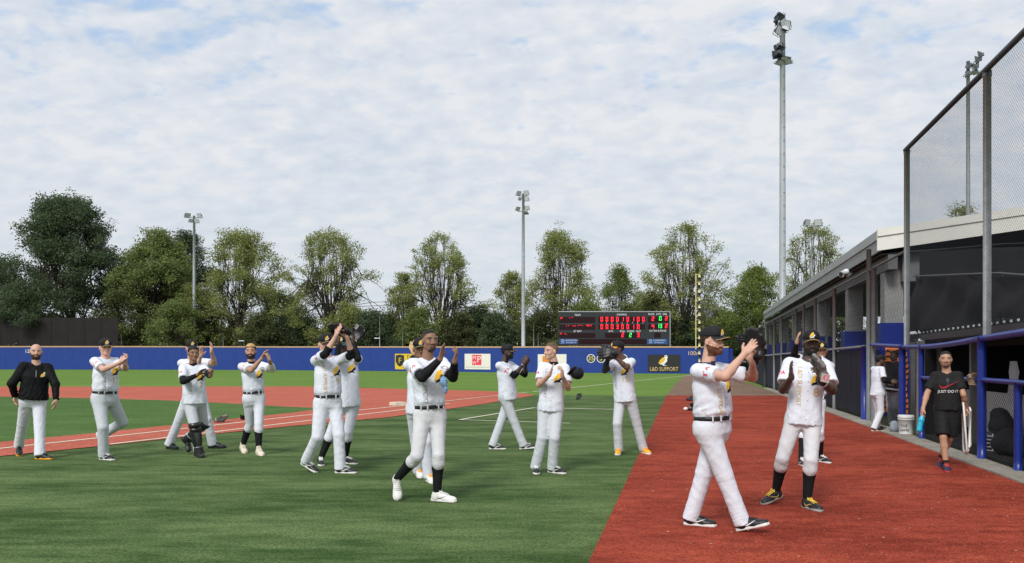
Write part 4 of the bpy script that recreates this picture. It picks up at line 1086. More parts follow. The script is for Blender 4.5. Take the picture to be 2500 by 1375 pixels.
# ------------------------------------------------------------------ batter's eye screen, far left
bx = empty('batters_eye_screen', wall_at(120)[0] + Vector((0, 4, 0)), 'large black mesh screen standing behind the left end of the outfield wall', 'screen')
SCR = M('black_screen_mesh', (.020, .017, .016), .9, .25, .5, .3, 3, bdist=.04)
for x0, x1 in zip(range(-120, 258, 42), range(-78, 300, 42)):
    a, b = wall_at(x0)[0], wall_at(min(x1, 259))[0]; a = a + Vector((0, 4, 0)); b = b + Vector((0, 4, 0)); mm_ = a.y / FPX; mb = MB(); zt = CAMZ + (HORY - 776) * mm_
    mb.prism([(a.x + .03, a.y, 0), (b.x - .03, b.y, 0), (b.x - .03, b.y, zt), (a.x + .03, a.y, zt)], (0, .06, 0)); mb.build('screen_panel', SCR, bx)
    mb = MB(); mb.tube([(a.x, a.y + .15, 0), (a.x, a.y + .15, zt)], .09, 6); mb.build('post', STEELD, bx)

# ------------------------------------------------------------------ floodlight masts
LAMPK = M('lamp_housing', (.10, .11, .12), .45, .1, 3, metal=.4); GLASS = M('lamp_glass', (.55, .57, .58), .25, .05, 3, spec=.6); LAMPD = M('dark_lamp_housing', (.045, .05, .055), .45, .1, 3, metal=.4)
def lamp(parent, c, w_, yaw, tilt, mh=LAMPK, roll=0):
    R_ = Matrix.Rotation(math.radians(yaw), 3, 'Z') @ Matrix.Rotation(math.radians(tilt), 3, 'X') @ Matrix.Rotation(math.radians(roll), 3, 'Y'); c = Vector(c)
    mb = MB(); fr = [Vector((x * w_ * .5, -w_ * .16, z * w_ * .42)) for x, z in ((-1, -1), (1, -1), (1, 1), (-1, 1))]; bk = [Vector((x * w_ * .26, w_ * .22, z * w_ * .2)) for x, z in ((-1, -1), (1, -1), (1, 1), (-1, 1))]
    mb.add([c + R_ @ p for p in fr + bk], [(0, 1, 2, 3), (7, 6, 5, 4)] + [(i, 4 + i, 4 + (i + 1) % 4, (i + 1) % 4) for i in range(4)])
    mb.box(c + R_ @ Vector((0, w_ * .30, 0)), (w_ * .3, w_ * .22, w_ * .3), R_)
    mb.tube([c + R_ @ Vector((-w_ * .54, 0, 0)), c + R_ @ Vector((-w_ * .5, w_ * .1, -w_ * .5)), c + R_ @ Vector((w_ * .5, w_ * .1, -w_ * .5)), c + R_ @ Vector((w_ * .54, 0, 0))], w_ * .035, 5)
    o = mb.build('floodlight', mh, parent); mb = MB()
    mb.add([c + R_ @ (p * .9 + Vector((0, -w_ * .025, 0))) for p in fr], [(0, 1, 2, 3)]); mb.build('lens', GLASS, o)
def mast(px_, ptop, d, rad, lamps, arms, label, mat=MASTM, mh=LAMPK, rungs=True, top_r=.6, base=None):
    m_ = d / FPX; b = at(px_, HORY, d); b.z = 0; zt = CAMZ + (HORY - ptop) * m_
    r = empty('floodlight_mast', b, label, 'floodlight mast', 'floodlight masts around the field')
    mb = MB(); mb.tube([b + Vector((0, 0, zt * t)) for t in (0, .33, .66, 1)], [rad * (1 + (top_r - 1) * t) for t in (0, .33, .66, 1)], 12); mb.build('pole', mat, r, True)
    if rungs:
        mb = MB(); z = 6
        while z < zt - 1: mb.tube([b + Vector((-rad * .0, -rad * .9, z)), b + Vector((rad * .15, -rad * 1.25, z))], .03, 4); z += 1.1
        mb.build('step_pegs', STEELD, r)
    for (x0, y0, x1, y1) in arms:
        mb = MB(); mb.tube([b + Vector(((x0 - px_) * m_, 0, CAMZ + (HORY - y0) * m_)), b + Vector(((x1 - px_) * m_, -.1, CAMZ + (HORY - y1) * m_))], rad * .32, 6); mb.build('crossarm', mat, r)
    for (lx, ly, w_, yaw, tilt, *ro) in lamps: lamp(r, b + Vector(((lx - px_) * m_, -.25, CAMZ + (HORY - ly) * m_)), w_ * m_, yaw, tilt, mh, ro[0] if ro else 0)
    return r
mast(474, 527, 140, .34, [(459, 526, 14, 35, 30), (489, 527, 13, -20, 20), (467, 539, 10, 40, 25), (482, 539.5, 12, -15, 20)], [(456, 531, 491, 531)], 'slender light mast with four lamps behind the left outfield wall')
mast(1277.5, 473, 130, .36, [(1266, 472.5, 13, 35, 25), (1285, 471.5, 13, -20, 20), (1269, 486, 9, 40, 25), (1286, 486, 12, -15, 15), (1264, 510, 12, 35, 30), (1287, 508, 12, -20, 20), (1285, 521, 11, -10, 70)], [(1265, 478, 1287, 478), (1264, 516, 1288, 515)], 'tall light mast with seven lamps left of the scoreboard')
mast(1910.5, 40, 66, .30, [(1900, 42, 22, 150, 25, 40), (1908, 60, 22, 30, 20, 50), (1894, 55, 18, 70, 10, 20), (1920, 62, 22, -60, 20, 30), (1898, 78, 24, 30, 20, 10), (1914, 73, 18, 10, -30, 25), (1900, 116, 24, 160, 15, 15), (1897, 134, 26, 170, 5, 5), (1912, 148, 26, 10, 60, 0), (1922, 152, 18, -40, 50, 0), (1901, 154, 20, 30, 70, 0)], [(1897, 84, 1918, 80), (1896, 122, 1916, 118), (1898, 150, 1924, 150), (1905, 40, 1912, 90)], 'tallest light mast with a dark cluster of floodlights above the stand', mh=LAMPD, top_r=.72)
mast(2363.5, 150, 72, .20, [(2388, 138, 22, -120, 10), (2381, 150, 22, -120, 10), (2362, 166, 20, 60, 20), (2375, 168, 22, -110, 15), (2360, 183, 20, 70, 60), (2378, 178, 16, -60, 60)], [(2362, 172, 2392, 135), (2358, 186, 2380, 180)], 'light mast seen through the tall netting behind the stand roof', top_r=.75, mat=STEEL)
mast(1982, 552, 135, .16, [(1968, 544, 18, 30, 15), (1996, 544, 18, -25, 15)], [(1965, 552, 1999, 552)], 'short light mast with two lamps in front of the sparse tree behind the stand', rungs=False)

# ------------------------------------------------------------------ stand building along the right
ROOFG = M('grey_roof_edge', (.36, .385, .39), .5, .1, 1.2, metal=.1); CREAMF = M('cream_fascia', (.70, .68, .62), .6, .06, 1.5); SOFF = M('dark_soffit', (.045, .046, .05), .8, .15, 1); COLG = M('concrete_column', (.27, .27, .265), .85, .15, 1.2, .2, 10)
bld = empty('stand_building', KP(40, 3), 'long open grey roofed stand with concrete columns behind the fence', 'building')
def BP(y, off, z, w=0): """w metres to the right of the eaves line at depth y""" ; p = KP(y, off, z); return p + ND * w
Y0, Y1, OFF = 22.2, 57.5, .706; ZE = 5.22; WB = 15.0; PITCH = .125
def RP(s_, w, z): """s_: metres along the eaves from the near corner""" ; a = KP(Y0, OFF, 0); return Vector((a.x, a.y, z)) + UD * s_ + ND * w
LEN = (Y1 - Y0) / UD.y
# roof slab (two slopes), eaves trim in two steps, cream gable fascia
mb = MB(); hw = WB / 2
for w0, w1, z0, z1 in ((0, hw, ZE, ZE + hw * PITCH), (hw, WB, ZE + hw * PITCH, ZE)):
    mb.prism([RP(0, w0, z0), RP(LEN, w0, z0), RP(LEN, w1, z1), RP(0, w1, z1)], (0, 0, -.10))
mb.build('roof', ROOFG, bld)
mb = MB(); mb.prism([RP(-.02, -.06, ZE - .18), RP(LEN, -.06, ZE - .18), RP(LEN, .04, ZE - .18), RP(-.02, .04, ZE - .18)], (0, 0, .26)); mb.build('gutter', ROOFG, bld)
mb = MB(); mb.prism([RP(-.02, -.02, ZE - .52), RP(LEN, -.02, ZE - .52), RP(LEN, .06, ZE - .52), RP(-.02, .06, ZE - .52)], (0, 0, .335)); mb.build('eaves_board', M('eaves_board_grey', (.26, .28, .285), .5, .1, 1.2), bld)
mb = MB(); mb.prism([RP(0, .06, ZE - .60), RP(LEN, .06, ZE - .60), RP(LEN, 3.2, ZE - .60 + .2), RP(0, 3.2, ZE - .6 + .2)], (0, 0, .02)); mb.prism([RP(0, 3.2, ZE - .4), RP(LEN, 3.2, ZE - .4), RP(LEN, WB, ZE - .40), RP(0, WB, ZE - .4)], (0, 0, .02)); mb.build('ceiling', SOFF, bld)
for w0, w1, z0, z1 in ((-.06, hw, ZE, ZE + hw * PITCH), (hw, WB, ZE + hw * PITCH, ZE)):
    mb = MB(); mb.prism([RP(-.06, w0, z0 - .50), RP(-.06, w1, z1 - .50), RP(-.06, w1, z1 + .10), RP(-.06, w0, z0 + .10)], -UD * .06); mb.build('gable_fascia', CREAMF, bld)
    mb = MB(); mb.prism([RP(-.12, w0, z0 - .10), RP(-.12, w1, z1 - .10), RP(-.12, w1, z1 + .12), RP(-.12, w0, z0 + .12)], -UD * .04); mb.build('fascia_trim', CREAMF, bld)
mb = MB(); mb.prism([RP(.3, .7, ZE - 1.35), RP(.3, WB - .7, ZE - 1.0), RP(.3, WB - .7, ZE - .45), RP(.3, .7, ZE - .45)], UD * .3); mb.build('end_beam', M('grey_rafter', (.16, .165, .17), .6, .12, 1.5), bld)
mb = MB(); mb.prism([RP(0, .25, ZE - 1.02), RP(LEN, .25, ZE - 1.02), RP(LEN, .5, ZE - 1.02), RP(0, .5, ZE - 1.02)], (0, 0, .42)); mb.build('eaves_beam', STEELD, bld)
# columns with padded bases: positions read from the photograph
for pxc, wd, pt in ((2177, .50, 790), (2085, .50, 810), (2010, .50, 822), (1975, .45, 828), (1945, .45, 832), (1912, .45, 838), (1886, .45, 842)):
    y = (K0 + OFF + .55) * FPX / (pxc - 1690); c = KP(y, OFF + .55); mb = MB(); R_ = Matrix((ND, UD, Vector((0, 0, 1)))).transposed(); zt = ZE - .62
    mb.box(c + Vector((0, 0, zt / 2)), (wd, .55, zt), R_); mb.build('column', COLG, bld)
    zp = CAMZ + (HORY - pt) * y / FPX; mb = MB(); mb.box(c + Vector((0, 0, zp / 2)), (wd + .28, .62 + .2, zp), R_); mb.build('column_pad', BLUED, bld)
for k in range(8):
    s_ = 2.2 + k * 4.6; mb = MB(); a = RP(s_, .4, 0); mb.box(a + Vector((0, 0, (ZE - 1.02) / 2)), (.09, .09, ZE - 1.02), Matrix((ND, UD, Vector((0, 0, 1)))).transposed()); mb.build('upright', STEELD, bld)
# back and end walls, raised deck and rows of seats seen as dark depth
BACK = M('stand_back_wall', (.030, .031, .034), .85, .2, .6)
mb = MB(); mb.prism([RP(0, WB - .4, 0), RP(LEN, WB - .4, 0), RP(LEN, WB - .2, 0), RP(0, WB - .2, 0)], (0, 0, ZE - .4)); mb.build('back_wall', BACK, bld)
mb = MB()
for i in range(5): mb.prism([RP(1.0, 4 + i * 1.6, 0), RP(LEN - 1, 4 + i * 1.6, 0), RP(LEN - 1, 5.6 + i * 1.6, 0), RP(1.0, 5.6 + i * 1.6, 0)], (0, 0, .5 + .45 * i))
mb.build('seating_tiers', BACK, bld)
for i in range(5):
    mb = MB()
    n = int(LEN / .9)
    mb.prism([RP(1.0, 4.2 + i * 1.6, .9 + .45 * i), RP(LEN - 1, 4.2 + i * 1.6, .9 + .45 * i), RP(LEN - 1, 4.6 + i * 1.6, .9 + .45 * i), RP(1.0, 4.6 + i * 1.6, .9 + .45 * i)], (0, 0, .06)); mb.build('bench', BLUED, bld)
# far-end downpipe
mb = MB(); a = KP(Y1 + .3, OFF, 0); mb.tube([a + Vector((0, 0, ZE - .5)), a + ND * .15 + Vector((0, 0, ZE - .9)), a + ND * .15], .09, 8); mb.build('downpipe', STEEL, bld)
# security camera on the eaves cable
y = (K0 + .55) * FPX / (2062 - 1690); c = Vector(((2062 - PX0) / FPX * y, y, CAMZ + (HORY - 668) / FPX * y)); WP = M('white_plastic', (.75, .76, .78), .4, .03, 5)
r = empty('security_camera', c, 'white security camera hanging under the grey roof edge', 'camera'); mb = MB(); mb.tube([c + Vector((-.16, -.1, -.05)), c + Vector((.12, .1, .08))], .10, 10); mb.build('housing', WP, r, True); mb = MB(); mb.tube([c + Vector((.05, .05, .04)), c + Vector((.2, .2, -.08)), c + Vector((.34, .2, .06))], .04, 6); mb.build('bracket', WP, r); mb = MB(); mb.tube([c + Vector((-.17, -.107, -.054)), c + Vector((-.18, -.114, -.057))], .07, 10); mb.build('lens', DARKP, r)

# ------------------------------------------------------------------ low windscreen fence and its net up to the eaves
lf = empty('windscreen_fence', KP(26, .05), 'chain-link fence with a wrinkled dark blue windscreen below the stand', 'fence')
WIND = M('windscreen_fabric', (.022, .025, .040), .85, .45, 1.6, .4, 6, stretch=(3.5, 3.5, .35), bdist=.03)
ya, yb = KY(2112), 62.0
V = []; n = 260; rs_ = np.random.RandomState(3)
ph = rs_.uniform(0, 6, 5)
for i in range(n + 1):
    y = ya + (yb - ya) * (i / n) ** 1.35
    for zi, z in enumerate((.12, .6, 1.2, 1.92)):
        wv = .02 * (math.sin(y * 9 + ph[0] + z * .8) + .7 * math.sin(y * 17 + ph[1] - z) + .6 * math.sin(y * 4.3 + ph[2] + z * 2)) ; p = KP(y, .06 + wv * (.4 if zi in (0, 3) else 1), z + .015 * math.sin(y * 3)); V.append(tuple(p))
F = [(i * 4 + k, (i + 1) * 4 + k, (i + 1) * 4 + k + 1, i * 4 + k + 1) for i in range(n) for k in range(3)]
mesh_obj('windscreen', V, F, WIND, lf, True)
mb = MB(); mb.tube([KP(ya, .0, 1.98), KP(yb, .0, 1.98)], .035, 8); mb.build('top_rail', STEEL, lf, True)
def strands(plane, u0, u1, z0f, z1f, sp_u, rad, mat, name, parent, diag=True, slope=1.0):
    """net cords: straight strands between the lower edge z0f(u) and upper edge z1f(u), both ways"""
    mb = MB(); V = []; F = []
    def seg(a, b):
        a, b = Vector(a), Vector(b); t = (b - a).normalized(); x = t.cross(ND).normalized(); k = len(V)
        for p in (a, b):
            for c_, s_ in ((1, 0), (-.5, .87), (-.5, -.87)): V.append(tuple(p + x * rad * c_ + ND * rad * s_))
        F.extend([(k, k + 1, k + 4, k + 3), (k + 1, k + 2, k + 5, k + 4), (k + 2, k, k + 3, k + 5)])
    zlo = min(z0f(u0), z0f(u1)); zhi = max(z1f(u0), z1f(u1)); H = zhi - zlo
    for sg in (1, -1):
        u = u0 - H / slope
        while u < u1 + H / slope:
            # z = zlo + sg*slope*(uu-u)
            pts = []
            for t in np.linspace(0, 1, 160):
                uu = u + sg * t * H / slope; z = zlo + t * H
                if u0 <= uu <= u1 and z0f(uu) <= z <= z1f(uu): pts.append((uu, z))
            if len(pts) > 1: seg(plane(*pts[0]), plane(*pts[-1]))
            u += sp_u
    return mesh_obj(name, V, F, mat, parent, False)
c_ = lambda v: (lambda u: v)
yc = KY(2214)
ZN = lambda u: 3.95
strands(lambda y, z: KP(y, .02, z), yc, 60.0, c_(2.0), ZN, .13, .0022, BLACKN, 'netting', lf, slope=2.1)['kind'] = 'stuff'
strands(lambda y, z: KP(y, .0, z), ya, 40.0, c_(.05), c_(1.97), .09, .0016, BLACKN, 'chain_link', lf, slope=1.5)['kind'] = 'stuff'
mb = MB(); mb.tube([KP(yc, .0, 3.95), KP(60, .0, 3.95)], .03, 8); mb.build('top_cable', STEELD, lf, True)
for px_, rd, zt in ((2133, .062, 3.95), (2121, .062, 4.5), (2037, .06, 3.95), (1990, .06, 3.95), (1962, .055, 3.95), (1943, .055, 3.95), (1908, .06, 3.95), (1890, .06, 3.95)):
    y = KY(px_); mb = MB(); mb.tube([KP(y, .0, 0), KP(y, .0, zt)], rd, 10); mb.build('post', M('dull_grey_pipe', (.17, .175, .175), .55, .15, 6, metal=.3), lf, True)
mb = MB(); y = KY(2113); mb.tube([KP(y, -.03, .03), KP(y, -.03, 1.98)], .085, 12); mb.build('post_pad', BLUED, lf, True)
mb = MB(); y = KY(1868); mb.tube([KP(y, -.02, 0), KP(y, -.02, 2.4)], .16, 8); mb.build('dark_post', DARKP, lf, True)

# ------------------------------------------------------------------ tall backstop net on pipe posts
tn = empty('backstop_net', KP(12, .05), 'tall diamond mesh safety net on grey pipe posts above the dugout', 'safety net')
ZT = 6.12
y_a, y_b = KY(2214), 7.6
PIPE = M('weathered_pipe', (.30, .305, .30), .55, .22, 7, .2, 30, metal=.4)
for px_ in (2214, 2410, 2700):
    y = KY(px_); mb = MB(); mb.tube([KP(y, .0, 1.9), KP(y, .0, ZT)], .058, 12); mb.build('post', PIPE, tn, True)
    mb = MB(); mb.tube([KP(y, .0, ZT - .10), KP(y, .0, ZT - .02)], .066, 12); mb.build('post_collar', STEELD, tn, True)
mb = MB(); mb.tube([KP(y_a + .05, -.02, ZT), KP(y_b, -.02, ZT)], .048, 10); mb.build('top_pipe', M('dark_pipe', (.05, .055, .065), .5, .15, 8), tn, True)
strands(lambda y, z: KP(y, -.03, z), y_b, y_a, c_(1.9), c_(ZT), .056, .0018, M('grey_net_cord', (.022, .024, .03), .8, .1, 5), 'netting', tn, slope=1.15)['kind'] = 'stuff'

# ------------------------------------------------------------------ dugout
dg_ = empty('dugout', KP(12, 1.5), 'open dugout with blue padded posts and rails and a dark interior', 'dugout')
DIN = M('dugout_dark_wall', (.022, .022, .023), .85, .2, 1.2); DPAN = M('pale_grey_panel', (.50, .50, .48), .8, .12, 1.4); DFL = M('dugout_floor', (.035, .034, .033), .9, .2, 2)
ye, yn = KY(2228), 6.0          # far and near ends
def prism_box(name, y0, y1, o0, o1, z0, z1, mat, parent=dg_):
    mb = MB(); mb.prism([KP(y0, o0, z0), KP(y1, o0, z0), KP(y1, o1, z0), KP(y0, o1, z0)], (0, 0, z1 - z0)); return mb.build(name, mat, parent)
prism_box('roof', yn, ye + .3, .25, 3.2, 2.02, 2.14, M('dugout_roof', (.10, .09, .085), .85, .2, 1.5))
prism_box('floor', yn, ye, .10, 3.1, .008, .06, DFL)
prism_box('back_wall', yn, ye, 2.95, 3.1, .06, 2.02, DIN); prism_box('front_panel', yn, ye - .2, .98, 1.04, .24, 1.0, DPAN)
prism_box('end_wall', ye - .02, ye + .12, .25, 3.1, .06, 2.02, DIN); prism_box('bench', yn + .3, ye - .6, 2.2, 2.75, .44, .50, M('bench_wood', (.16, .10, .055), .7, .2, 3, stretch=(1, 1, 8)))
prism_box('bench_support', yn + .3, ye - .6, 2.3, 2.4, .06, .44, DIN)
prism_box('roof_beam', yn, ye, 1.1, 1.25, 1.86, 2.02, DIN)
for px_ in (2228, 2292, 2376): y = (K0 + .55) * FPX / (px_ - 1690); mb = MB(); mb.box(KP(y, .55, 1.04), (.10, .10, 1.96), Matrix((ND, UD, Vector((0, 0, 1)))).transposed()); mb.build('steel_upright', M('grey_upright', (.13, .13, .125), .7, .15, 3), dg_)
prism_box('side_jamb', KY(2224) - .14, KY(2224) + .02, .12, .40, .03, 2.0, COLG)
# padded posts and rails
def pad(y, rad, z0, z1, nm='padded_post'):
    mb = MB(); n = 9; mb.tube([KP(y, -.02, z0 + (z1 - z0) * i / (n - 1)) for i in range(n)], [rad * (1 + .05 * (i % 2)) for i in range(n)], 12); return mb.build(nm, BLUED, dg_, True)
pad(KY(2205), .070, .03, 1.90); pad(KY(2252), .054, .03, 1.90); pad(KY(2400), .064, .03, 1.95); pad(KY(2489), .052, .03, 1.27)
def rail(p0, p1, z0, z1, rad, nm='padded_rail', sag=.0):
    y0, y1 = KY(p0), KY(p1); n = 14; mb = MB(); mb.tube([KP(y0 + (y1 - y0) * i / (n - 1), -.02, z0 + (z1 - z0) * i / (n - 1) - sag * math.sin(math.pi * i / (n - 1))) for i in range(n)], [rad * (1 + .05 * (i % 2)) for i in range(n)], 10); mb.build(nm, BLUED, dg_, True)
rail(2206, 2400, 1.89, 1.93, .050, sag=.05); rail(2400, 2700, 1.93, 2.02, .052, sag=.0); rail(2130, 2206, 2.0, 1.90, .048)
rail(2252, 2400, 1.245, 1.28, .038); rail(2400, 2700, 1.275, 1.25, .040)
strands(lambda y, z: KP(y, .03, z), 7.2, KY(2252), c_(.06), c_(1.28), .075, .0022, BLACKN, 'lower_netting', dg_, slope=1.0)['kind'] = 'stuff'
strands(lambda y, z: KP(y, .03, z), KY(2196), KY(2128), c_(.06), c_(1.86), .07, .0026, BLACKN, 'gate_netting', dg_, slope=1.0)['kind'] = 'stuff'
mb = MB(); mb.tube([KP(KY(2200), .0, .93), KP(KY(2130), .0, .93)], .022, 6); mb.build('gate_bar', STEEL, dg_, True)
mb = MB(); y = KY(2160, 1.4); mb.box(KP(y + 3.2, 1.6, 1.0), (.35, .3, 2.0)); mb.build('blue_pillar', BLUED, dg_)
# orange barrier mesh behind the opening
ob_ = empty('barrier_mesh', KP(22.5, 1.5), 'orange plastic barrier mesh hanging behind the fence opening', 'barrier')
ORM = M('orange_barrier', (.75, .22, .07), .6, .12, 6); V = []; F = []
a = at(2160, HORY, 21.5); b = at(2216, HORY, 20.8)
for i in range(9):
    for k in range(13): t = i / 8; V.append((a.x + (b.x - a.x) * t, a.y + (b.y - a.y) * t + .05 * math.sin(i * 2 + k), .15 + k * .155 + .03 * math.sin(i * 1.7)))
for i in range(8):
    for k in range(12): F.append((i * 13 + k, (i + 1) * 13 + k, (i + 1) * 13 + k + 1, i * 13 + k + 1))
mesh_obj('mesh_sheet', V, F, ORM, ob_, True)
mb = MB()
for k in range(12):
    mb.tube([Vector(V[i * 13 + k]) + Vector((0, -.03, 0)) for i in range(9)], .018, 4)
mb.build('mesh_band', M('dark_gap', (.02, .012, .010), .9, .1, 6), ob_)

# ------------------------------------------------------------------ shade cloth hung above the dugout
sc_ = empty('shade_cloth', KP(13, 2.2), 'black shade cloth hung above the dugout roof with painted light spots along its lower edge', 'shade cloth')
CLO = M('black_shade_cloth', (.009, .0085, .008), .95, .3, .9, .5, 3.5, bdist=.05)
V = []; F = []; nu, nv = 44, 12; OC = .98
ztop_ = lambda y: float(np.interp(y, [4, 13, 14.8, 20.3], [2.55, 2.98, 3.24, 3.80]))
for i in range(nu + 1):
    y = 5.0 + (20.3 - 5.0) * i / nu
    for k in range(nv + 1):
        t = k / nv; z = 2.34 + (ztop_(y) - 2.34) * t - .05 * math.sin(math.pi * ((i % 11) / 11)) * (t ** 2); V.append(tuple(KP(y, OC + .25 * t + .05 * math.sin(y * 3 + t * 4) + .07 * math.sin(y * 1.3 - t * 5), z)))
for i in range(nu):
    for k in range(nv): F.append((i * (nv + 1) + k, (i + 1) * (nv + 1) + k, (i + 1) * (nv + 1) + k + 1, i * (nv + 1) + k + 1))
mesh_obj('cloth', V, F, CLO, sc_, True)
mb = MB(); mb.tube([KP(y_, OC + .22, ztop_(y_) + .01) for y_ in (5, 13, 14.8, 20.4)], .022, 6); mb.build('top_tube', STEELD, sc_, True)
for y in (20.4, 14.8, 10, 5): mb = MB(); mb.tube([KP(y, OC + .30, 2.1), KP(y, OC + .30, ztop_(y) + .05)], .03, 6); mb.build('post', STEELD, sc_, True)
LSPOT = M('painted_light_spot', (.70, .71, .72), .5, .04, 10)  # small white boxes stand in for light showing under the cloth
y = 6.0
while y < 20.2: mb = MB(); p = KP(y, OC - .06, 2.27); mb.box(p, (.02, .06, .042), Matrix((ND, UD, Vector((0, 0, 1)))).transposed()); mb.build('edge_light_spot', LSPOT, sc_); y += .30
prism_box('lower_board', 5.0, 20.3, OC - .02, OC + .06, 2.14, 2.27, DIN, sc_)
# dark inner netting filling the gap up to the roof
dn = empty('inner_net', KP(17, 4), 'dark batting cage netting hanging behind the shade cloth', 'netting')
V = []; F = []
mesh_obj('net_sheet', [KP(19.9, 1.2, 2.2), KP(19.9, 15, 2.2), KP(19.9, 15, 4.6), KP(19.9, 1.2, 4.4)], [(0, 1, 2, 3)], M('dense_black_net', (.012, .013, .013), .95, .3, 1.0), dn, False)

# ------------------------------------------------------------------ small things in and around the dugout
BW = M('bucket_plastic', (.74, .74, .72), .45, .04, 5)
bp_ = gp(2212, 1062); r = empty('bucket', bp_, 'white plastic bucket with lid and black writing beside the blue post', 'bucket')
mb = MB(); mb.tube([bp_ + Vector((0, 0, z)) for z in (.03, .04, .36)], [.135, .138, .155], 20); mb.build('pail', BW, r, True); mb = MB()
for z0, z1, rr in ((.335, .352, .166), (.372, .41, .166), (.41, .425, .155)): mb.tube([bp_ + Vector((0, 0, z0)), bp_ + Vector((0, 0, z1))], rr, 20)
mb.build('lid', BW, r); 
for t_, z_ in (('THE', .20), ('GAME', .11)):
    tv, tf = textv(t_, .075); mesh_obj('lettering', [(bp_.x + .156 * math.sin(x / .15 - .75), bp_.y - .156 * math.cos(x / .15 - .75), bp_.z + z_ + y_) for x, y_ in tv], tf, BLACKC, r, False)
GBAG = M('grey_bag_fabric', (.22, .25, .28), .8, .25, 6, .3, 20)
bp_ = gp(2186, 1057); V, Q = implicit([ell(bp_ + Vector((0, 0, .10)), np.eye(3), (.13, .12, .11), .05), ell(bp_ + Vector((.10, .02, .08)), np.eye(3), (.10, .10, .08), .05), ell(bp_ + Vector((-.02, 0, .2)), np.eye(3), (.08, .07, .07), .05)], .014, wrinkler(4, .014, .08))
tag(mesh_obj('bag', V, Q, GBAG, None, True, None, True), 'crumpled light grey bag on the kerb left of the white bucket', 'bag')
# equipment behind the lower net
def lump(name, px_, yoff, off, parts, mat, label, cat, seed):
    y = (K0 + off) * FPX / (px_ - 1690); c = KP(y, off, .03); V, Q = implicit([ell(np.array(c) + np.array(p), np.eye(3), rr, .05) for p, rr in parts], .018, wrinkler(seed, .016, .10)); return tag(mesh_obj(name, V, Q, mat, None, True, None, True), label, cat)
BAGM = M('black_bag_fabric', (.014, .014, .016), .75, .3, 8, .3, 30)
lump('equipment_bag', 2462, 0, .48, [((0, 0, .2), (.22, .30, .20)), ((.1, .12, .26), (.2, .2, .20)), ((.05, -.25, .14), (.2, .2, .16))], BAGM, 'black equipment bag on the ground behind the blue rail', 'bag', 31)
lump('backpack', 2448, 0, .70, [((0, 0, .42), (.20, .26, .20)), ((.0, .08, .60), (.14, .17, .14)), ((.02, -.12, .2), (.2, .2, .2))], BAGM, 'black backpack leaning on the grey panel above the equipment bag', 'bag', 32)
# catcher's helmet with striped mask
y = (K0 + .5) * FPX / (2426 - 1690); c = np.array(KP(y, .5, .23)); r = empty('catcher_helmet', Vector((c[0], c[1], 0)), 'catcher helmet with white wire mask behind the net beside the blue post', 'helmet')
V, Q = implicit([ell(c, np.eye(3), (.15, .16, .17), .03), ell(c + np.array((-.02, -.1, -.12)), np.eye(3), (.11, .09, .1), .03)], .014); mesh_obj('shell', V, Q, M('navy_helmet', (.02, .022, .035), .3, .1, 5, spec=.5), r)
mb = MB()
for k in range(5): z = -.16 + .06 * k; mb.tube([Vector(c) + Vector((.17 * math.sin(a), -.2 * math.cos(a), z)) for a in np.linspace(-1.2, 1.2, 9)], .010, 5)
for a in (-.7, 0, .7): mb.tube([Vector(c) + Vector((.175 * math.sin(a), -.205 * math.cos(a), z)) for z in (-.2, 0, .12)], .010, 5)
mb.build('wire_mask', WHITEL, r)
# white jersey hung on the far side
y = (K0 + .75) * FPX / (2474 - 1690); c = KP(y, .75, 0); r = empty('hanging_shirt', c, 'pale shirt hanging inside the dugout above the backpack', 'shirt'); V = []; F = []
for i in range(10):
    for k in range(9): u = (i / 9 - .5); t = k / 8; V.append(tuple(c + UD * (u * (.16 + .30 * (1 - t) ** .7 if t > .80 else .30 + .06 * math.sin(t * 9))) + ND * (.03 * math.sin(i * 1.9 + t * 2)) + Vector((0, 0, .85 + .72 * t))))
for i in range(9):
    for k in range(8): F.append((i * 9 + k, (i + 1) * 9 + k, (i + 1) * 9 + k + 1, i * 9 + k + 1))
mesh_obj('cloth', V, F, M('pale_shirt', (.40, .41, .43), .85, .06, 5), r)
prism_box('shirt_hook', 6, 6.01, 0, .01, 0, .01, DIN) if False else None
# fabric rosette: pale glove wedged on the blue rail
glove(KP(KY(2385), -.07, 1.20), (.1, 0, 1), (-.4, -1, 0), (M('dark_tan_leather', (.16, .11, .065), .6, .2, 14), CREAM, TAN), 'small tan glove with pale lacing wedged between blue rail and padded post', 'gloves', scale=.72)
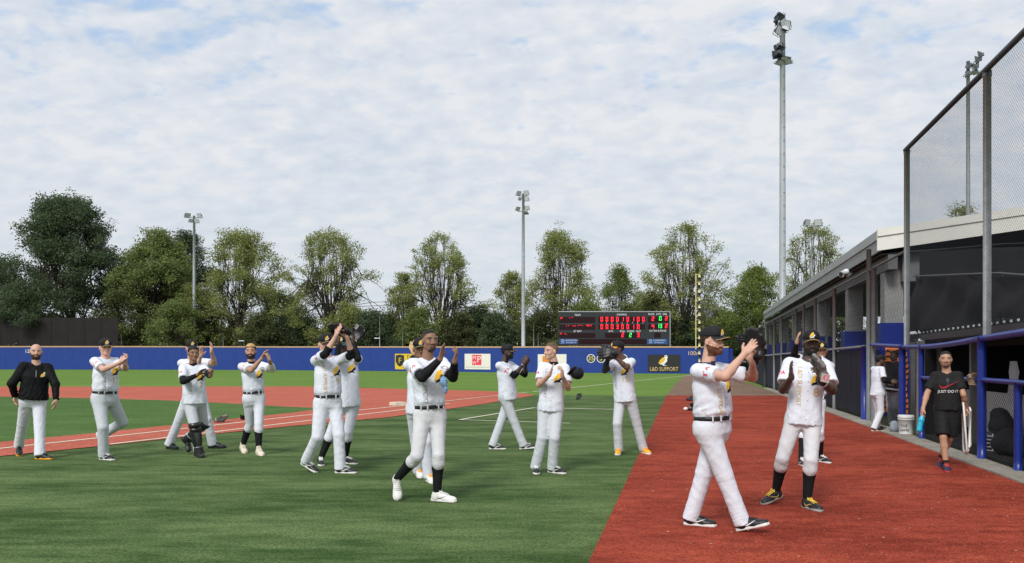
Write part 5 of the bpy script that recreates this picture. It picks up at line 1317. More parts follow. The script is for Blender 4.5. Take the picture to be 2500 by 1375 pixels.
# ================================================================== trees
BARK = M('dark_bark', (.055, .045, .034), .9, .25, 3, .4, 12)
def leafmat(name, c, isl=.26): return M(name, c, .6, .22, .16, 0, island=isl, trans=.45, spec=.25)
L_OLIVE = leafmat('olive_leaves', (.275, .305, .100)); L_MID = leafmat('mid_green_leaves', (.200, .245, .080)); L_DARK = leafmat('dark_green_leaves', (.095, .135, .066)); L_BLUE = leafmat('blue_green_leaves', (.095, .135, .072)); L_FRESH = leafmat('fresh_green_leaves', (.190, .240, .060)); L_BROWNISH = leafmat('brownish_green_leaves', (.105, .120, .046))
def branches(paths):
    mb = MB()
    for pts, r0, r1, n in paths:
        k = len(pts); mb.tube(pts, [r0 + (r1 - r0) * i / (k - 1) for i in range(k)], n, False)
    return mb
def tree(pxc, ptop, hwpx, d, seed, mat, label, kind='vase', nclump=85, nleaf=120, leaf=.34, skirt=.30, base=.0, group='trees behind the outfield wall', cl=1.5, name='broadleaf_tree', shape=None):
    rs = np.random.RandomState(seed); m = d / FPX
    if kind == 'vase': nclump = int(nclump * 1.45); cl *= .80
    H = CAMZ + (HORY - ptop) * m; W = hwpx * m * 1.12; b = np.array(at(pxc, HORY, d)); b[2] = 0
    if shape is None:
        shape = dict(vase=[(skirt - .06, .70), (skirt + .08, 1.05), (.50, .98), (.60, .70), (.74, .58), (.88, .47), (.96, .28), (1.0, .06)],
                     round=[(skirt, .60), (.38, .95), (.6, 1.0), (.8, .78), (.92, .48), (1.0, .10)],
                     dome=[(.06, .80), (.2, .98), (.45, 1.0), (.7, .82), (.88, .52), (1.0, .12)],
                     cone=[(.05, .9), (.3, .95), (.6, .65), (.85, .32), (1.0, .06)])[kind]
    sh = np.array(shape)
    lean = rs.uniform(-.02, .02, 2) * H
    ax = lambda t: b + np.array((lean[0] * t, lean[1] * t, H * t))
    C = []
    for i in range(nclump):
        t = rs.uniform(sh[0, 0], 1.0) if rs.rand() < .8 else rs.uniform(.5, 1.0)
        th = rs.uniform(0, 2 * math.pi); lob = 1 + .27 * math.sin(th * 3 + seed + t * 6) + .18 * math.sin(th * 5 + t * 9 + seed * 2)
        u = rs.uniform(.45, 1.0) ** .40 if kind == 'vase' else rs.uniform(.25, 1.0) ** .5
        R_ = np.interp(t, sh[:, 0], sh[:, 1]) * W * u * lob
        C.append(ax(t) * 1 + np.array((math.cos(th) * R_, math.sin(th) * R_, -.02 * H)))
    C = np.array(C)
    # limbs
    paths = []; nl = 7 if kind == 'vase' else 5
    trunk_r = max(.017 * H, .18); h0 = (.20 if kind == 'vase' else .16) * H
    paths.append(([Vector(b + (0, 0, -.3)), Vector(ax(.08)), Vector(ax(.16)), Vector(ax(.30)), Vector(ax(.55)), Vector(ax(.8))], trunk_r * 1.15, .05, 8))
    ang = np.arctan2(C[:, 1] - b[1], C[:, 0] - b[0]); order = np.argsort(ang + rs.uniform(-.3, .3, len(ang)))
    L_, S_ = [], []
    for g in np.array_split(order, nl * 2):
        c = C[g].mean(0); zz = rs.uniform(.10, .30) * H; s = ax(zz / H); hi = np.array((c[0] * .75 + s[0] * .25, c[1] * .75 + s[1] * .25, c[2] + .02 * H))
        mid = s + (hi - s) * .45 + np.array((0, 0, .05 * H)) + rs.normal(size=3) * .015 * H
        q1 = s + (mid - s) * .5 + rs.normal(size=3) * .008 * H
        paths.append(([Vector(s), Vector(q1), Vector(mid), Vector(hi)], trunk_r * .50, trunk_r * .12, 6))
        for ci in g:
            a = [mid, s + (mid - s) * .6, (mid + hi) / 2, hi][rs.randint(4)]; e = C[ci]; mm = a + (e - a) * .5 + np.array((0, 0, .02 * H)) + rs.normal(size=3) * .012 * H
            paths.append(([Vector(a), Vector(mm), Vector(e)], trunk_r * .17, .018, 4))
            for q in range(5):
                t = rs.uniform(.35, 1.0); S_.append(mm + (e - mm) * t)
            for q in range(3): paths.append(([Vector(mm + (e - mm) * .6), Vector(e + rs.normal(size=3) * cl * .28)], trunk_r * .07, .01, 3))
    # leaves
    cs = rs.uniform(.45, 1.4, len(C)) if kind == 'vase' else rs.uniform(.6, 1.35, len(C)); ncl = np.maximum((nleaf * (1.2 if kind == 'vase' else 1.6 if kind == 'round' else 1.9) * cs ** 2).astype(int), 12); idx = np.repeat(np.arange(len(C)), ncl); n = len(idx)
    off = rs.normal(size=(n, 3)); off /= np.linalg.norm(off, axis=1)[:, None]; off *= (rs.rand(n) ** .42)[:, None] * cl * np.array((1.15, 1.15, .72)); off *= cs[idx][:, None]
    sub = rs.randint(0, 7, n); so = rs.normal(size=(len(C), 7, 3)) * cl * .35; off = off * .75 + so[idx, sub]
    P = C[idx] + off; S_ = np.array(S_); P = np.concatenate([P, np.repeat(S_, 4, 0) + rs.normal(size=(len(S_) * 4, 3)) * .30]); n = len(P)
    nr = rs.normal(size=(n, 3)) + np.array((0, 0, .7)); nr /= np.linalg.norm(nr, axis=1)[:, None]; t1 = np.cross(nr, rs.normal(size=(n, 3))); t1 /= np.linalg.norm(t1, axis=1)[:, None]; t2 = np.cross(nr, t1)
    s = leaf * .62 * rs.uniform(.55, 1.25, n)[:, None]
    V = np.stack([P - t1 * s, P + t2 * s * .55, P + t1 * s, P - t2 * s * .55], 1).reshape(-1, 3); F = np.arange(n * 4).reshape(-1, 4)
    V[:, 2] = np.maximum(V[:, 2], .05)
    r = empty(name, Vector(b), label, 'tree', group)
    branches(paths).build('trunk', BARK, r, True)
    me = bpy.data.meshes.new('crown'); off_ = V - b
    me.vertices.add(n * 4); me.vertices.foreach_set('co', off_.ravel()); me.loops.add(n * 4); me.loops.foreach_set('vertex_index', F.ravel()); me.polygons.add(n); me.polygons.foreach_set('loop_start', np.arange(0, n * 4, 4)); me.update(calc_edges=True)
    link('crown', me, mat, r)
    return r
T = tree
T(178, 484, 150, 148, 11, L_DARK, 'biggest dark green tree with a dense crown above the black screen', 'dome', 260, 190, .36, cl=2.0, shape=[(.05, .85), (.3, 1.0), (.5, .98), (.63, .92), (.68, .66), (.82, .52), (.93, .38), (1.0, .14)])
T(-20, 625, 80, 150, 12, L_DARK, 'dark tree cut off by the left edge of the picture', 'dome', 120, 150, .34)
T(375, 562, 95, 146, 13, L_MID, 'dense yellowish green tree right of the biggest dark tree', 'dome', 210, 170, .34, cl=1.7)
T(455, 572, 62, 165, 14, L_BLUE, 'bluish green tree behind the left light mast', 'dome', 130, 150, .34, cl=1.7)
T(582, 562, 92, 143, 15, L_OLIVE, 'open crowned olive tree just right of the left light mast', 'round', 135, 135, .30, skirt=.22)
T(688, 715, 56, 150, 16, L_MID, 'low leafy tree in the gap left of the tall vase shaped tree', 'dome', 80, 120, .30, cl=1.3)
T(810, 558, 116, 146, 17, L_OLIVE, 'tall vase shaped tree above the two players with raised gloves', 'vase', 120, 115, .27, skirt=.30)
T(985, 668, 46, 150, 18, L_OLIVE, 'small sparse tree left of the vase shaped tree behind the black-sleeved player', 'vase', 50, 100, .27, cl=1.2)
T(1078, 568, 106, 146, 19, L_OLIVE, 'tall vase shaped tree left of the seven lamp mast', 'vase', 115, 105, .27, skirt=.26)
T(1252, 664, 42, 150, 20, L_OLIVE, 'slim sparse tree just left of the seven lamp mast', 'round', 60, 100, .28, cl=1.2)
T(1372, 562, 96, 146, 21, L_OLIVE, 'broad tree between the seven lamp mast and the scoreboard', 'round', 135, 120, .28, skirt=.24, shape=[(.2, .85), (.42, 1.0), (.55, .95), (.72, .66), (.88, .50), (1.0, .08)])
T(1518, 655, 78, 150, 22, L_MID, 'low leafy tree directly behind the scoreboard', 'round', 90, 120, .30, shape=[(.1, .8), (.5, 1.0), (.72, .75), (.85, .28), (1.0, .08)])
T(1668, 546, 100, 138, 23, L_OLIVE, 'tallest vase shaped tree beside the foul pole', 'vase', 125, 100, .27, skirt=.30, shape=[(.2, .35), (.34, .72), (.5, .95), (.66, .88), (.8, .72), (.92, .48), (1.0, .1)])
T(1838, 658, 66, 125, 24, L_FRESH, 'fresh green rounded tree at the far end of the stand', 'round', 110, 140, .27, cl=1.3)
T(1985, 548, 100, 150, 25, L_OLIVE, 'sparse tree rising behind the roof of the stand', 'vase', 85, 85, .27)
T(2345, 500, 70, 120, 26, L_OLIVE, 'tree top seen through the tall net above the stand roof', 'round', 60, 90, .26)
T(2445, 520, 50, 125, 27, L_MID, 'second tree top seen through the tall net at the right edge', 'round', 50, 90, .26)
rs_ = np.random.RandomState(77)
UND = [(40, 690, 74, 'dark'), (300, 700, 60, 'shade'), (430, 735, 60, 'mid'), (505, 745, 50, 'shade'), (640, 770, 45, 'shade'), (735, 752, 48, 'dark'), (850, 742, 62, 'olive'), (910, 760, 44, 'dark'), (955, 762, 40, 'shade'), (1020, 748, 48, 'mid'), (1165, 742, 44, 'dark'), (1120, 765, 44, 'shade'), (1215, 765, 40, 'dark'), (1330, 752, 60, 'shade'), (1430, 722, 55, 'mid'), (1600, 712, 46, 'shade'), (1680, 770, 40, 'dark'), (1765, 762, 44, 'shade'), (1800, 790, 46, 'dark'), (1882, 800, 34, 'dark')]
UL = dict(dark=(L_DARK, 'dark bushy tree'), shade=(L_BROWNISH, 'brownish green bushy tree'), mid=(L_MID, 'mid green bushy tree'), olive=(L_OLIVE, 'olive green bushy tree'))  # each key picks one leaf colour
WHERE = ['left of the bald coach', 'above the capped player beside the coach', 'left of the left light mast', 'just right of the left light mast', 'above the bleached blond player', 'left of the tall clapping player', 'above the raised gloves', 'right of the raised gloves', 'beside the thin pole right of the raised gloves', 'above the tan glove', 'left of the profile player', 'right of the black-sleeved player', 'beside the seven lamp mast', 'right of the seven lamp mast', 'behind the left end of the scoreboard', 'behind the right end of the scoreboard', 'left of the foul pole', 'just right of the foul pole', 'above the biggest bearded player', 'under the far end of the stand']
for i, ((x, y_, w_, k), wh) in enumerate(zip(UND, WHERE)):
    T(x, y_ + 8, w_ * 1.12, 134 + (i * 7) % 12, 100 + i, UL[k][0], UL[k][1] + ' ' + wh, 'dome', 70, 95, .32, cl=1.35, group='bushy trees behind the outfield wall', name='bushy_tree')
# far wood that closes the view between the trees
P = []
n = 34000
x = rs_.uniform(-330, 2700, n); top = 800 - 26 * np.sin(x / 61.0) - 16 * np.sin(x / 23.0 + 1) - 10 * np.sin(x / 9.0); yy = 872 - (872 - top) * rs_.rand(n) ** .7
dd = rs_.uniform(172, 190, n); P = np.stack([(x - PX0) / FPX * dd, dd, CAMZ + (HORY - yy) / FPX * dd], 1)
nr = rs_.normal(size=(n, 3)) + np.array((0, -.4, .5)); nr /= np.linalg.norm(nr, axis=1)[:, None]; t1 = np.cross(nr, rs_.normal(size=(n, 3))); t1 /= np.linalg.norm(t1, axis=1)[:, None]; t2 = np.cross(nr, t1); s = rs_.uniform(.35, .85, n)[:, None]
V = np.stack([P - t1 * s, P + t2 * s * .7, P + t1 * s, P - t2 * s * .7], 1).reshape(-1, 3)
o = mesh_obj('far_wood', V, np.arange(n * 4).reshape(-1, 4), leafmat('far_wood_leaves', (.040, .058, .028)), None, False); tag(o, 'dark mass of far trees closing the gaps behind the outfield wall', 'wood', None, 'stuff')

# ------------------------------------------------------------------ buildings and poles beyond the wall
def block(px0, px1, ptop, d, label, roofc, rows, cols, roofpx=0):
    m = d / FPX; a, b = at(px0, HORY, d), at(px1, HORY, d); zt = CAMZ + (HORY - ptop) * m; w_ = b.x - a.x
    r = empty('apartment_building', Vector(((a.x + b.x) / 2, d, 0)), label, 'building', 'buildings beyond the trees')
    mb = MB(); mb.box(((a.x + b.x) / 2, d + 6, zt / 2), (w_, 12, zt)); mb.build('wall', M('pale_render', (.50, .50, .46), .8, .08, .5), r)
    mb = MB(); mb.box(((a.x + b.x) / 2, d + 6, zt + .3), (w_ + .6, 12.6, .6))
    if roofpx: zr = zt + roofpx * m; mb.prism([(a.x - .4, d - .4, zt + .6), (b.x + .4, d - .4, zt + .6), (b.x + .4, d + 6, zr), (a.x - .4, d + 6, zr)], (0, .2, .1))
    mb.build('roof', roofc, r)
    fh = zt / rows
    for j in range(rows):
        for i in range(cols):
            x = a.x + w_ * (i + .5) / cols; mb = MB(); mb.box((x, d - .03, fh * (j + .55)), (w_ / cols * .66, .1, fh * .5)); f = mb.build('window', M('window_frame_white', (.65, .65, .62), .5, .03, 1), r)
            mb = MB(); mb.box((x, d - .09, fh * (j + .55)), (w_ / cols * .58, .04, fh * .42)); mb.build('pane', M('dark_glass', (.05, .06, .07), .15, .1, 1, spec=.6), f)
block(1712, 1762, 778, 215, 'pale apartment block with grey pitched roof behind the foul pole', M('slate_roof', (.12, .13, .15), .7, .1, 1), 3, 5, 40)
block(1850, 1935, 790, 225, 'white low apartment block seen past the far end of the stand', M('flat_grey_roof', (.25, .25, .25), .7, .1, 1), 3, 7)
for px_, pt, d, lp, lb in ((927, 765, 131, 1, 'thin lamp post right of the raised gloves'), (983, 800, 133, 0, 'thin pole beside the tan glove'), (596, 831, 133, 1, 'small street lamp above the bleached blond player'), (622, 834, 136, 1, 'small street lamp right of the bleached blond player'), (545, 812, 136, 0, 'thin pale pole right of the raised hands'), (1303, 788, 128, 0, 'thin white pole between the light mast and the scoreboard'), (1314, 812, 132, 0, 'thin grey pole next to the scoreboard'), (296, 812, 131, 0, 'thin pale pole right of the black screen'), (1740, 770, 140, 0, 'thin pale pole right of the foul pole')):
    b = at(px_, HORY, d); b.z = 0; zt = CAMZ + (HORY - pt) * d / FPX; r = empty('lamp_post' if lp else 'thin_pole', b, lb, 'lamp post' if lp else 'pole', 'thin poles beyond the outfield wall')
    mb = MB(); mb.tube([b, b + Vector((0, 0, zt))], [.09, .06], 6); mb.build('pole', MASTM, r, True)
    if lp: mb = MB(); mb.box(b + Vector((-.45, 0, zt - (4.2 if px_ == 927 else .1))), (.9, .25, .14)); mb.build('lamp_head', WPRINT, r)
# ================================================================== the people
def crop(x0, y0, x1, y1, wpx): return (x0, y0, x1, y1, (x1 - x0) / wpx)
C1, C2, C3, C4 = crop(0, 780, 400, 1150, 1486), crop(380, 780, 720, 1150, 1264), crop(700, 760, 940, 1190, 767), crop(920, 780, 1180, 1250, 761)
C5, C6, C7, C8, C9 = crop(1160, 800, 1440, 1180, 1013), crop(1420, 800, 1720, 1140, 1213), crop(1640, 780, 1900, 1330, 650), crop(1820, 780, 2080, 1270, 730), crop(2080, 780, 2500, 1180, 1444)
FAIR, PALE, OLIVE, BROWN, DARK, DEEP, MID = ('fair', (.58, .34, .25)), ('pale', (.62, .36, .28)), ('olive', (.46, .26, .17)), ('brown', (.26, .14, .088)), ('dark', (.11, .058, .038)), ('deep', (.078, .044, .031)), ('mid', (.30, .155, .095))
HBROWN = M('brown_hair', (.045, .025, .014), .6, .3, 60, .3, 200); HBLACK = M('black_hair', (.010, .009, .009), .6, .3, 60, .3, 200); HBLOND = M('bleached_hair', (.50, .31, .12), .6, .3, 60, .4, 160)
HRED = M('ginger_beard', (.12, .045, .02), .7, .3, 60, .4, 200); HSTUB = M('dark_stubble', (.16, .10, .075), .7, .2, 60); HSTUBD = M('shaved_dark_hair', (.05, .03, .022), .7, .2, 60); HLB = M('light_brown_hair', (.11, .065, .035), .6, .3, 60, .3, 200)
CAPM = M('black_cap_wool', (.011, .011, .013), .75, .2, 30, .2, 200); VISM = M('black_visor', (.010, .010, .011), .6, .2, 30)
CAP = (CAPM, VISM, True)
JACK = M('black_jacket_shell', (.006, .006, .007), .7, .2, 10, .15, 120, spec=.15)
TEE = M('black_tee', (.010, .010, .011), .8, .2, 10, .2, 160); SHORTS = M('black_shorts', (.009, .009, .010), .8, .2, 10)
SBW = (BLACKL, WHITEL, WHITEL, WPRINT, False); SWH = (WHITEL, WHITEL, WHITEL, GREYL, False); SBK = (BLACKL, BLACKL, BLACKL, None, False)
GP = 'players applauding on the field'
A = lambda e, w, t, d, **k: dict(e=e, w=w, t=t, d=d, **k)
G = lambda x, g, yaw, k=None, **o: dict(x=x, g=g, yaw=yaw, k=k, **o)

def jacket_deco(decal, pv, lat, ft, up, T, q):
    oc = pv + up * (T - .19) - lat * .095
    decal('owl_wing', poly(scl(OWL_WING, .085)), oc, -lat, up, ft, YELLOW, .005); decal('owl_outline', poly(scl(OWL_BODY, .085)), oc, -lat, up, ft, M('pale_gold_print', (.6, .52, .3), .7, .05), .004)
    z = np.linspace(T * .62, T - .12, 8); decal('zip', ([(x, v) for v in z for x in (-.006, .006)], [(2 * i, 2 * i + 1, 2 * i + 3, 2 * i + 2) for i in range(7)]), pv, -lat, up, ft, GREYL, .005)
def tee_deco(decal, pv, lat, ft, up, T, q):
    decal('lettering', textv('JUST DO IT', .053), pv + up * (T - .30) - lat * .006, -lat, up, ft, WPRINT, .004)
    decal('swoosh', poly([(x, y + x * .12) for x, y in swoosh_poly(.26)]), pv + up * (T - .215) - lat * .02, -lat, up, ft, M('red_swoosh', (.35, .02, .03), .7, .05), .004)

p_coach = build_person(C1, 'bald bearded man in a black zip jacket walking with arms hanging', 1.85, FAIR, 4, 12.6, (330, 388), 300, (327, 292), 2,
    A((112, 570), (135, 700), (150, 790), -.06), A((498, 590), (514, 752), (500, 830), -.06), [G(172, 1235, 2, (212, 950), pitch=28), G(368, 1273, 48, (365, 960))], beard=(HBROWN, 'full', .002), fat=1.06, bodyw=1.05,
    shirt=dict(mat=JACK, name='jacket', sleeve=2, loose=1.12, hem=.02, vneck=True, wr=1.6, deco=jacket_deco), tucked=False, shoes=(BLACKL, ORANGE, BLACKL, None, False), palm=((1, 0, 0), (-1, 0, 0)), curl=(.3, .3), seed=3, group='coaches and staff', trousers=PANTS, belt=False)
p_capped = build_person(C1, 'player in black cap clapping beside the bald man, one foot lifted behind', 1.92, PALE, 25, 12.4, (962, 335), 950, (958, 256), 12,
    A((905, 500), (1085, 395), (1165, 305), -.34), A((1160, 480), (1135, 402), (1150, 308), -.30), [G(945, 1278, 38, (930, 960)), G(905, 1190, 15, (1115, 930), d=.42, lift=.10, pitch=58)], cap=CAP, hair=(HBROWN, 'short', .004), shoes=SBW, trousers=PANTSG, number='17', seed=4, fat=1.08, curl=(.1, .3))
p_clap_back = build_person(C2, 'capped player with both hands raised high, half hidden behind the catcher in shin guards', 1.93, FAIR, 8, 13.9, (325, 348), 355, (325, 262), 12,
    A((365, 425), (408, 335), (418, 215), -.3), A((545, 415), (507, 292), (517, 208), -.25), [G(130, 1178, 35, (225, 940)), G(522, 1172, 72, (480, 960))], cap=CAP, hair=(HBROWN, 'short', .004), shoes=SBK, seed=5, curl=(.05, .3), palm=((.8, -.5, 0), (-.8, -.5, 0)))
p_catcher = build_person(C2, 'bareheaded catcher in black shin guards and untucked jersey clapping at chest height', 1.83, BROWN, 12, 12.85, (340, 398), 350, (345, 308), 14,
    A((238, 578), (382, 502), (440, 445), -.32), A((530, 562), (497, 515), (506, 462), -.38), [G(392, 1250, 15, (345, 930)), G(285, 1205, 10, (450, 950), d=.40, lift=.03, pitch=50)], hair=(HBLACK, 'short', .010), sleeve=((.45, 1.95, BLACKC), (.45, 1.95, BLACKC)),
    tucked=False, trousers=PANTSG, shoes=SBK, number='2', seed=6, fat=1.06, curl=(.1, .9), under=BLACKC)
p_blond = build_person(C2, 'player with bleached blond hair, dark beard and cream high-top shoes clapping beside the catcher', 1.86, OLIVE, 12, 13.15, (872, 380), 892, (862, 288), -6,
    A((850, 498), (965, 352), (1010, 262), -.32), A((1068, 462), (1032, 368), (997, 275), -.33), [G(790, 1210, 12, (865, 930), pitch=8), G(938, 1235, 15, (932, 930))], hair=(HSTUBD, 'fade', .010, HBLOND), beard=(HBLACK, 'full', .004), sleeve=(None, (.95, 1.6, M('cream_sleeve', (.66, .63, .55), .8, .1))),
    pants='knicker', shoes=(CREAM, CREAM, CREAM, None, True), seed=7, under=BLACKC, lettering=False, curl=(.15, .3))
p_behind_tall = build_person(C3, 'player with blue mirrored sunglasses and black socks, hidden behind the taller clapping player', 1.86, DEEP, -5, 11.8, (462, 335), 480, (432, 262), -8,
    A((395, 430), (402, 250), (412, 190), -.3), A((560, 398), (518, 240), (520, 165), -.2), [G(265, 1200, 5, (318, 900)), G(462, 1193, 50, (482, 920))], cap=CAP, hair=(HBLACK, 'short', .004), sleeve=((.4, 1.95, BLACKC), (.4, 1.95, BLACKC)), pants='knicker', tucked=False,
    shoes=(BLACKL, WHITEL, WHITEL, None, False), seed=8, lettering=False, sleeve_logo=False)
p_tall = build_person(C3, 'tall player with bare forearms and glove raised in front of his capped face', 1.92, PALE, 20, 10.95, (318, 338), 320, (300, 258), 15,
    A((285, 368), (385, 192), (420, 95), -.36), A((515, 350), (470, 205), (440, 125), -.26), [G(148, 1255, 48, (245, 950), pitch=22), G(425, 1268, 68, (405, 960))], cap=CAP, hair=(HBROWN, 'short', .004), sleeve=((.30, 1.30, BLACKC), (.30, 1.30, BLACKC)),
    shoes=SBW, number='9', seed=9, curl=(.08, .5), lettering='gold', fat=1.06)
p_glove_back = build_person(C4, 'player almost hidden behind the black-sleeved player, raising a tan glove', 1.86, BROWN, 5, 10.2, (318, 285), 310, (305, 210), 10,
    A((205, 385), (282, 250), (292, 170), .10, pref=(-1, 0, 0)), A((420, 420), (360, 360), (360, 300), -.2), [G(298, 1125, 10, (300, 900)), G(372, 1163, 15, (350, 900))], cap=CAP, sleeve=((.4, 1.95, BLACKC), (.4, 1.95, BLACKC)), tucked=False,
    shoes=(WHITEL, WHITEL, ORANGE, None, False), seed=10, lettering=False, logo=False, sleeve_logo=False)
p_main = build_person(C4, 'bareheaded player in black arm sleeves, black knee socks and white shoes clapping in mid-stride', 1.88, BROWN, 18, 8.75, (362, 265), 380, (378, 152), 24,
    A((312, 435), (452, 284), (476, 165), -.34), A((558, 462), (555, 302), (582, 188), -.38), [G(140, 1285, 8, (300, 940), pitch=52), G(440, 1303, 62, (440, 950))], hpitch=4, hair=(HSTUBD, 'short', .002, HBLACK), beard=(HSTUBD, 'goatee', .001), sleeve=((.45, 1.97, BLACKC), (.45, 1.97, BLACKC)),
    pants='knicker', trousers=PANTSW, shoes=SWH, seed=11, bodyw=1.06, curl=(.06, .35))
p_profile = build_person(C5, 'bearded player in black cap seen in profile, clapping and walking to the right', 1.87, DEEP, 55, 13.85, (262, 292), 285, (288, 217), 72,
    A((345, 425), (425, 322), (460, 242), -.2), A((418, 402), (447, 328), (482, 255), -.08), [G(435, 1080, 75, (368, 835), pitch=-6), G(165, 1078, 82, (225, 850))], cap=CAP, hair=(HBLACK, 'short', .004), beard=(HBLACK, 'full', .006), sleeve=((.5, 1.25, BLACKC), (.5, 1.25, BLACKC)),
    tucked=False, trousers=PANTSG, shoes=SBW, seed=12, under=BLACKC, curl=(.12, .35), lettering=False, logo=False)
p_short = build_person(C5, 'bareheaded player with cropped brown hair looking left, black cap in his hands', 1.83, FAIR, -4, 10.95, (698, 302), 668, (668, 208), -52,
    A((558, 528), (656, 420), (684, 332), -.34), A((818, 515), (770, 428), (766, 358), -.35), [G(535, 1285, 5, (605, 940)), G(690, 1288, 52, (702, 950))], hair=(M('cropped_side_hair', (.19, .115, .08), .7, .2, 60), 'short', .004, HLB), tucked=False, trousers=PANTSG, shoes=SBW, seed=13, under=BLACKC, curl=(.08, .5))
p_orange = build_person(C6, 'player in bright orange shoes holding a black glove up to his face', 1.88, DARK, -25, 13.15, (398, 298), 430, (352, 214), -62,
    A((215, 445), (262, 300), (232, 240), -.32), A((448, 398), (322, 280), (272, 215), -.36), [G(365, 1253, -5, (355, 950)), G(612, 1245, 28, (538, 930))], cap=(CAPM, M('orange_visor', (.75, .30, .03), .6, .1), True), hair=(HBLACK, 'short', .004), sleeve=((.4, 1.95, M('charcoal_sleeve', (.03, .032, .036), .8, .1)), None),
    tucked=False, trousers=PANTSG, shoes=(ORANGE, WHITEL, ORANGE, None, False), number='15', seed=14, curl=(.3, .2))
p_near = build_person(C7, 'big bearded player in black cap walking across the red track slapping his black glove', 1.85, FAIR, 56, 7.25, (230, 258), 248, (248, 133), 60,
    A((322, 350), (438, 218), (520, 125), -.30), A((470, 352), (492, 268), (492, 165), -.14), [G(452, 1300, 75, (345, 935), pitch=-17), G(128, 1260, 82, (192, 950))], cap=CAP, hair=(HBROWN, 'short', .004), beard=(HRED, 'full', .009),
    shoes=(BLACKL, WHITEL, BLACKL, WPRINT, False), seed=15, fat=1.13, bodyw=1.06, curl=(.05, .35), lettering='gold', under=NAVY)
p_right_back = build_person(C8, 'player hidden behind the yellow-laced player, clapping hands raised above shoulder height', 1.84, OLIVE, 6, 12.05, (512, 275), 462, (520, 212), 6,
    A((330, 250), (352, 158), (372, 45), -.25), A((430, 280), (402, 168), (394, 66), -.3), [G(385, 1003, 20, (420, 850)), G(516, 980, 40, (500, 850))], cap=CAP, hair=(HBLACK, 'short', .004), sleeve=((.3, 1.95, BLACKC), (.3, 1.95, BLACKC)), pants='knicker', shoes=SBW, seed=16, lettering=False)
p_eight = build_person(C8, 'player numbered 8 in black cap with yellow shoelaces and a grey glove', 1.87, DEEP, 8, 8.37, (430, 262), 398, (452, 163), 6,
    A((255, 485), (316, 398), (300, 288), -.32), A((608, 510), (512, 420), (482, 312), -.40), [G(212, 1262, -42, (262, 900), pitch=14), G(428, 1300, 36, (452, 900))], cap=CAP, hair=(HBLACK, 'short', .004), beard=(HBLACK, 'full', .005), pants='knicker', trousers=PANTSW,
    tucked=False, shoes=(BLACKL, M('grey_sole', (.34, .32, .29), .6, .1), YLACE, GOLD, False), number='8', seed=17, bodyw=1.12, curl=(.2, .4), lettering='gold', shirt=None)
p_fence = build_person(C9, 'player in white jersey standing with his back half turned at the fence opening', 1.70, DARK, 125, 17.6, (222, 390), 212, (238, 345), 110,
    A((268, 512), (325, 530), (345, 528), -.15), A((300, 520), (335, 528), (350, 528), .12), [G(192, 940, 112, (240, 790)), G(215, 935, 112, (220, 785), d=.25)], cap=CAP, hair=(HBLACK, 'short', .004), sleeve=((.5, 1.95, BLACKC), (.5, 1.95, BLACKC)), tucked=False,
    shoes=(BLACKL, CREAM, BLACKL, None, False), seed=18, lettering=False, logo=False)
p_net = build_person(C9, 'person in black sweater and grey trousers standing behind the netting at the fence opening', 1.78, DARK, -35, 18.55, (352, 352), 345, (352, 305), -50,
    A((296, 480), (345, 540), (370, 545), -.25), A((405, 480), (350, 548), (325, 552), -.27), [G(330, 960, -20, (325, 780), d=0), G(365, 965, 10, (365, 780), d=.05)], hair=(HBLACK, 'short', .006), tucked=False, trousers=M('checked_grey_trousers', (.30, .31, .34), .85, .25, 24),
    shirt=dict(mat=M('black_sweater', (.012, .012, .013), .85, .2, 10), name='sweater', sleeve=2, vneck=False, hem=-.04), shoes=SBW, seed=19, belt=False, group='coaches and staff')
p_tee = build_person(C9, 'man in black sports T-shirt and black shorts walking along the dugout with a folded chair', 1.74, OLIVE, 4, 11.25, (795, 428), 803, (787, 333), 2,
    A((622, 640), (596, 752), (572, 830), -.06), A((936, 625), (958, 748), (962, 812), -.06), [G(792, 1275, 8, (765, 1010)), G(748, 1243, -4, (818, 1010), pitch=18)], hair=(M('cropped_dark_side_hair', (.06, .04, .03), .7, .2, 60), 'short', .002, HBLACK), beard=(HSTUB, 'goatee', .001), pants='shorts', trousers=SHORTS,
    shirt=dict(mat=TEE, name='tee_shirt', loose=1.0, hem=-.02, wr=1.1, deco=tee_deco), tucked=False, belt=False, shoes=(M('navy_shoe', (.03, .03, .07), .6, .2), REDS, REDS, None, False), palm=((1, 0, 0), (-1, 0, 0)), curl=(.75, .75), seed=20, bodyw=.96, group='coaches and staff')
# ================================================================== things held, worn and left on the ground
V3 = lambda a: Vector(tuple(a))
BG = (BLACKL, BLACKC, BLACKL)
def held(p, i, mats, label, off=.09, scale=1.0, up=None, palm=None, flip=None):
    pos = p.wri[i] + p.tip[i] * off - p.palmn[i] * .025
    return glove(V3(pos), V3(p.tip[i] if up is None else up), V3(p.palmn[i] if palm is None else palm), mats, label, 'gloves', flip=(i == 0) if flip is None else flip, scale=scale)
held(p_near, 1, BG, 'big black glove slapped by the bearded player nearest to the camera', .045, 1.08, up=(.12, .05, 1), palm=(-.75, -.65, 0))
held(p_eight, 1, (GREYL, BLACKL, M('grey_patch', (.42, .38, .34), .6, .1, 20)), 'grey and black glove with a red 42 patch held up in front of the face', .03, 1.0, up=(-.10, -.15, 1), palm=(-1, .05, 0))
gl = p_eight.wri[1] + p_eight.tip[1] * .03
q0 = Vector(gl) + Vector((.02, -.10, .0)); mb = MB(); mb.box(q0, (.085, .012, .085), Matrix.Rotation(.2, 3, 'Y'))
o = mb.build('glove_patch', M('grey_patch', (.42, .38, .34))); o['label'] = 'grey square patch with red 42 on the held glove'; o['category'] = 'patch'
gobj = [x for x in bpy.data.objects if x.name.startswith('baseball_glove') and 'red 42' in x.get('label', '')][0]
bpy.context.view_layer.update()
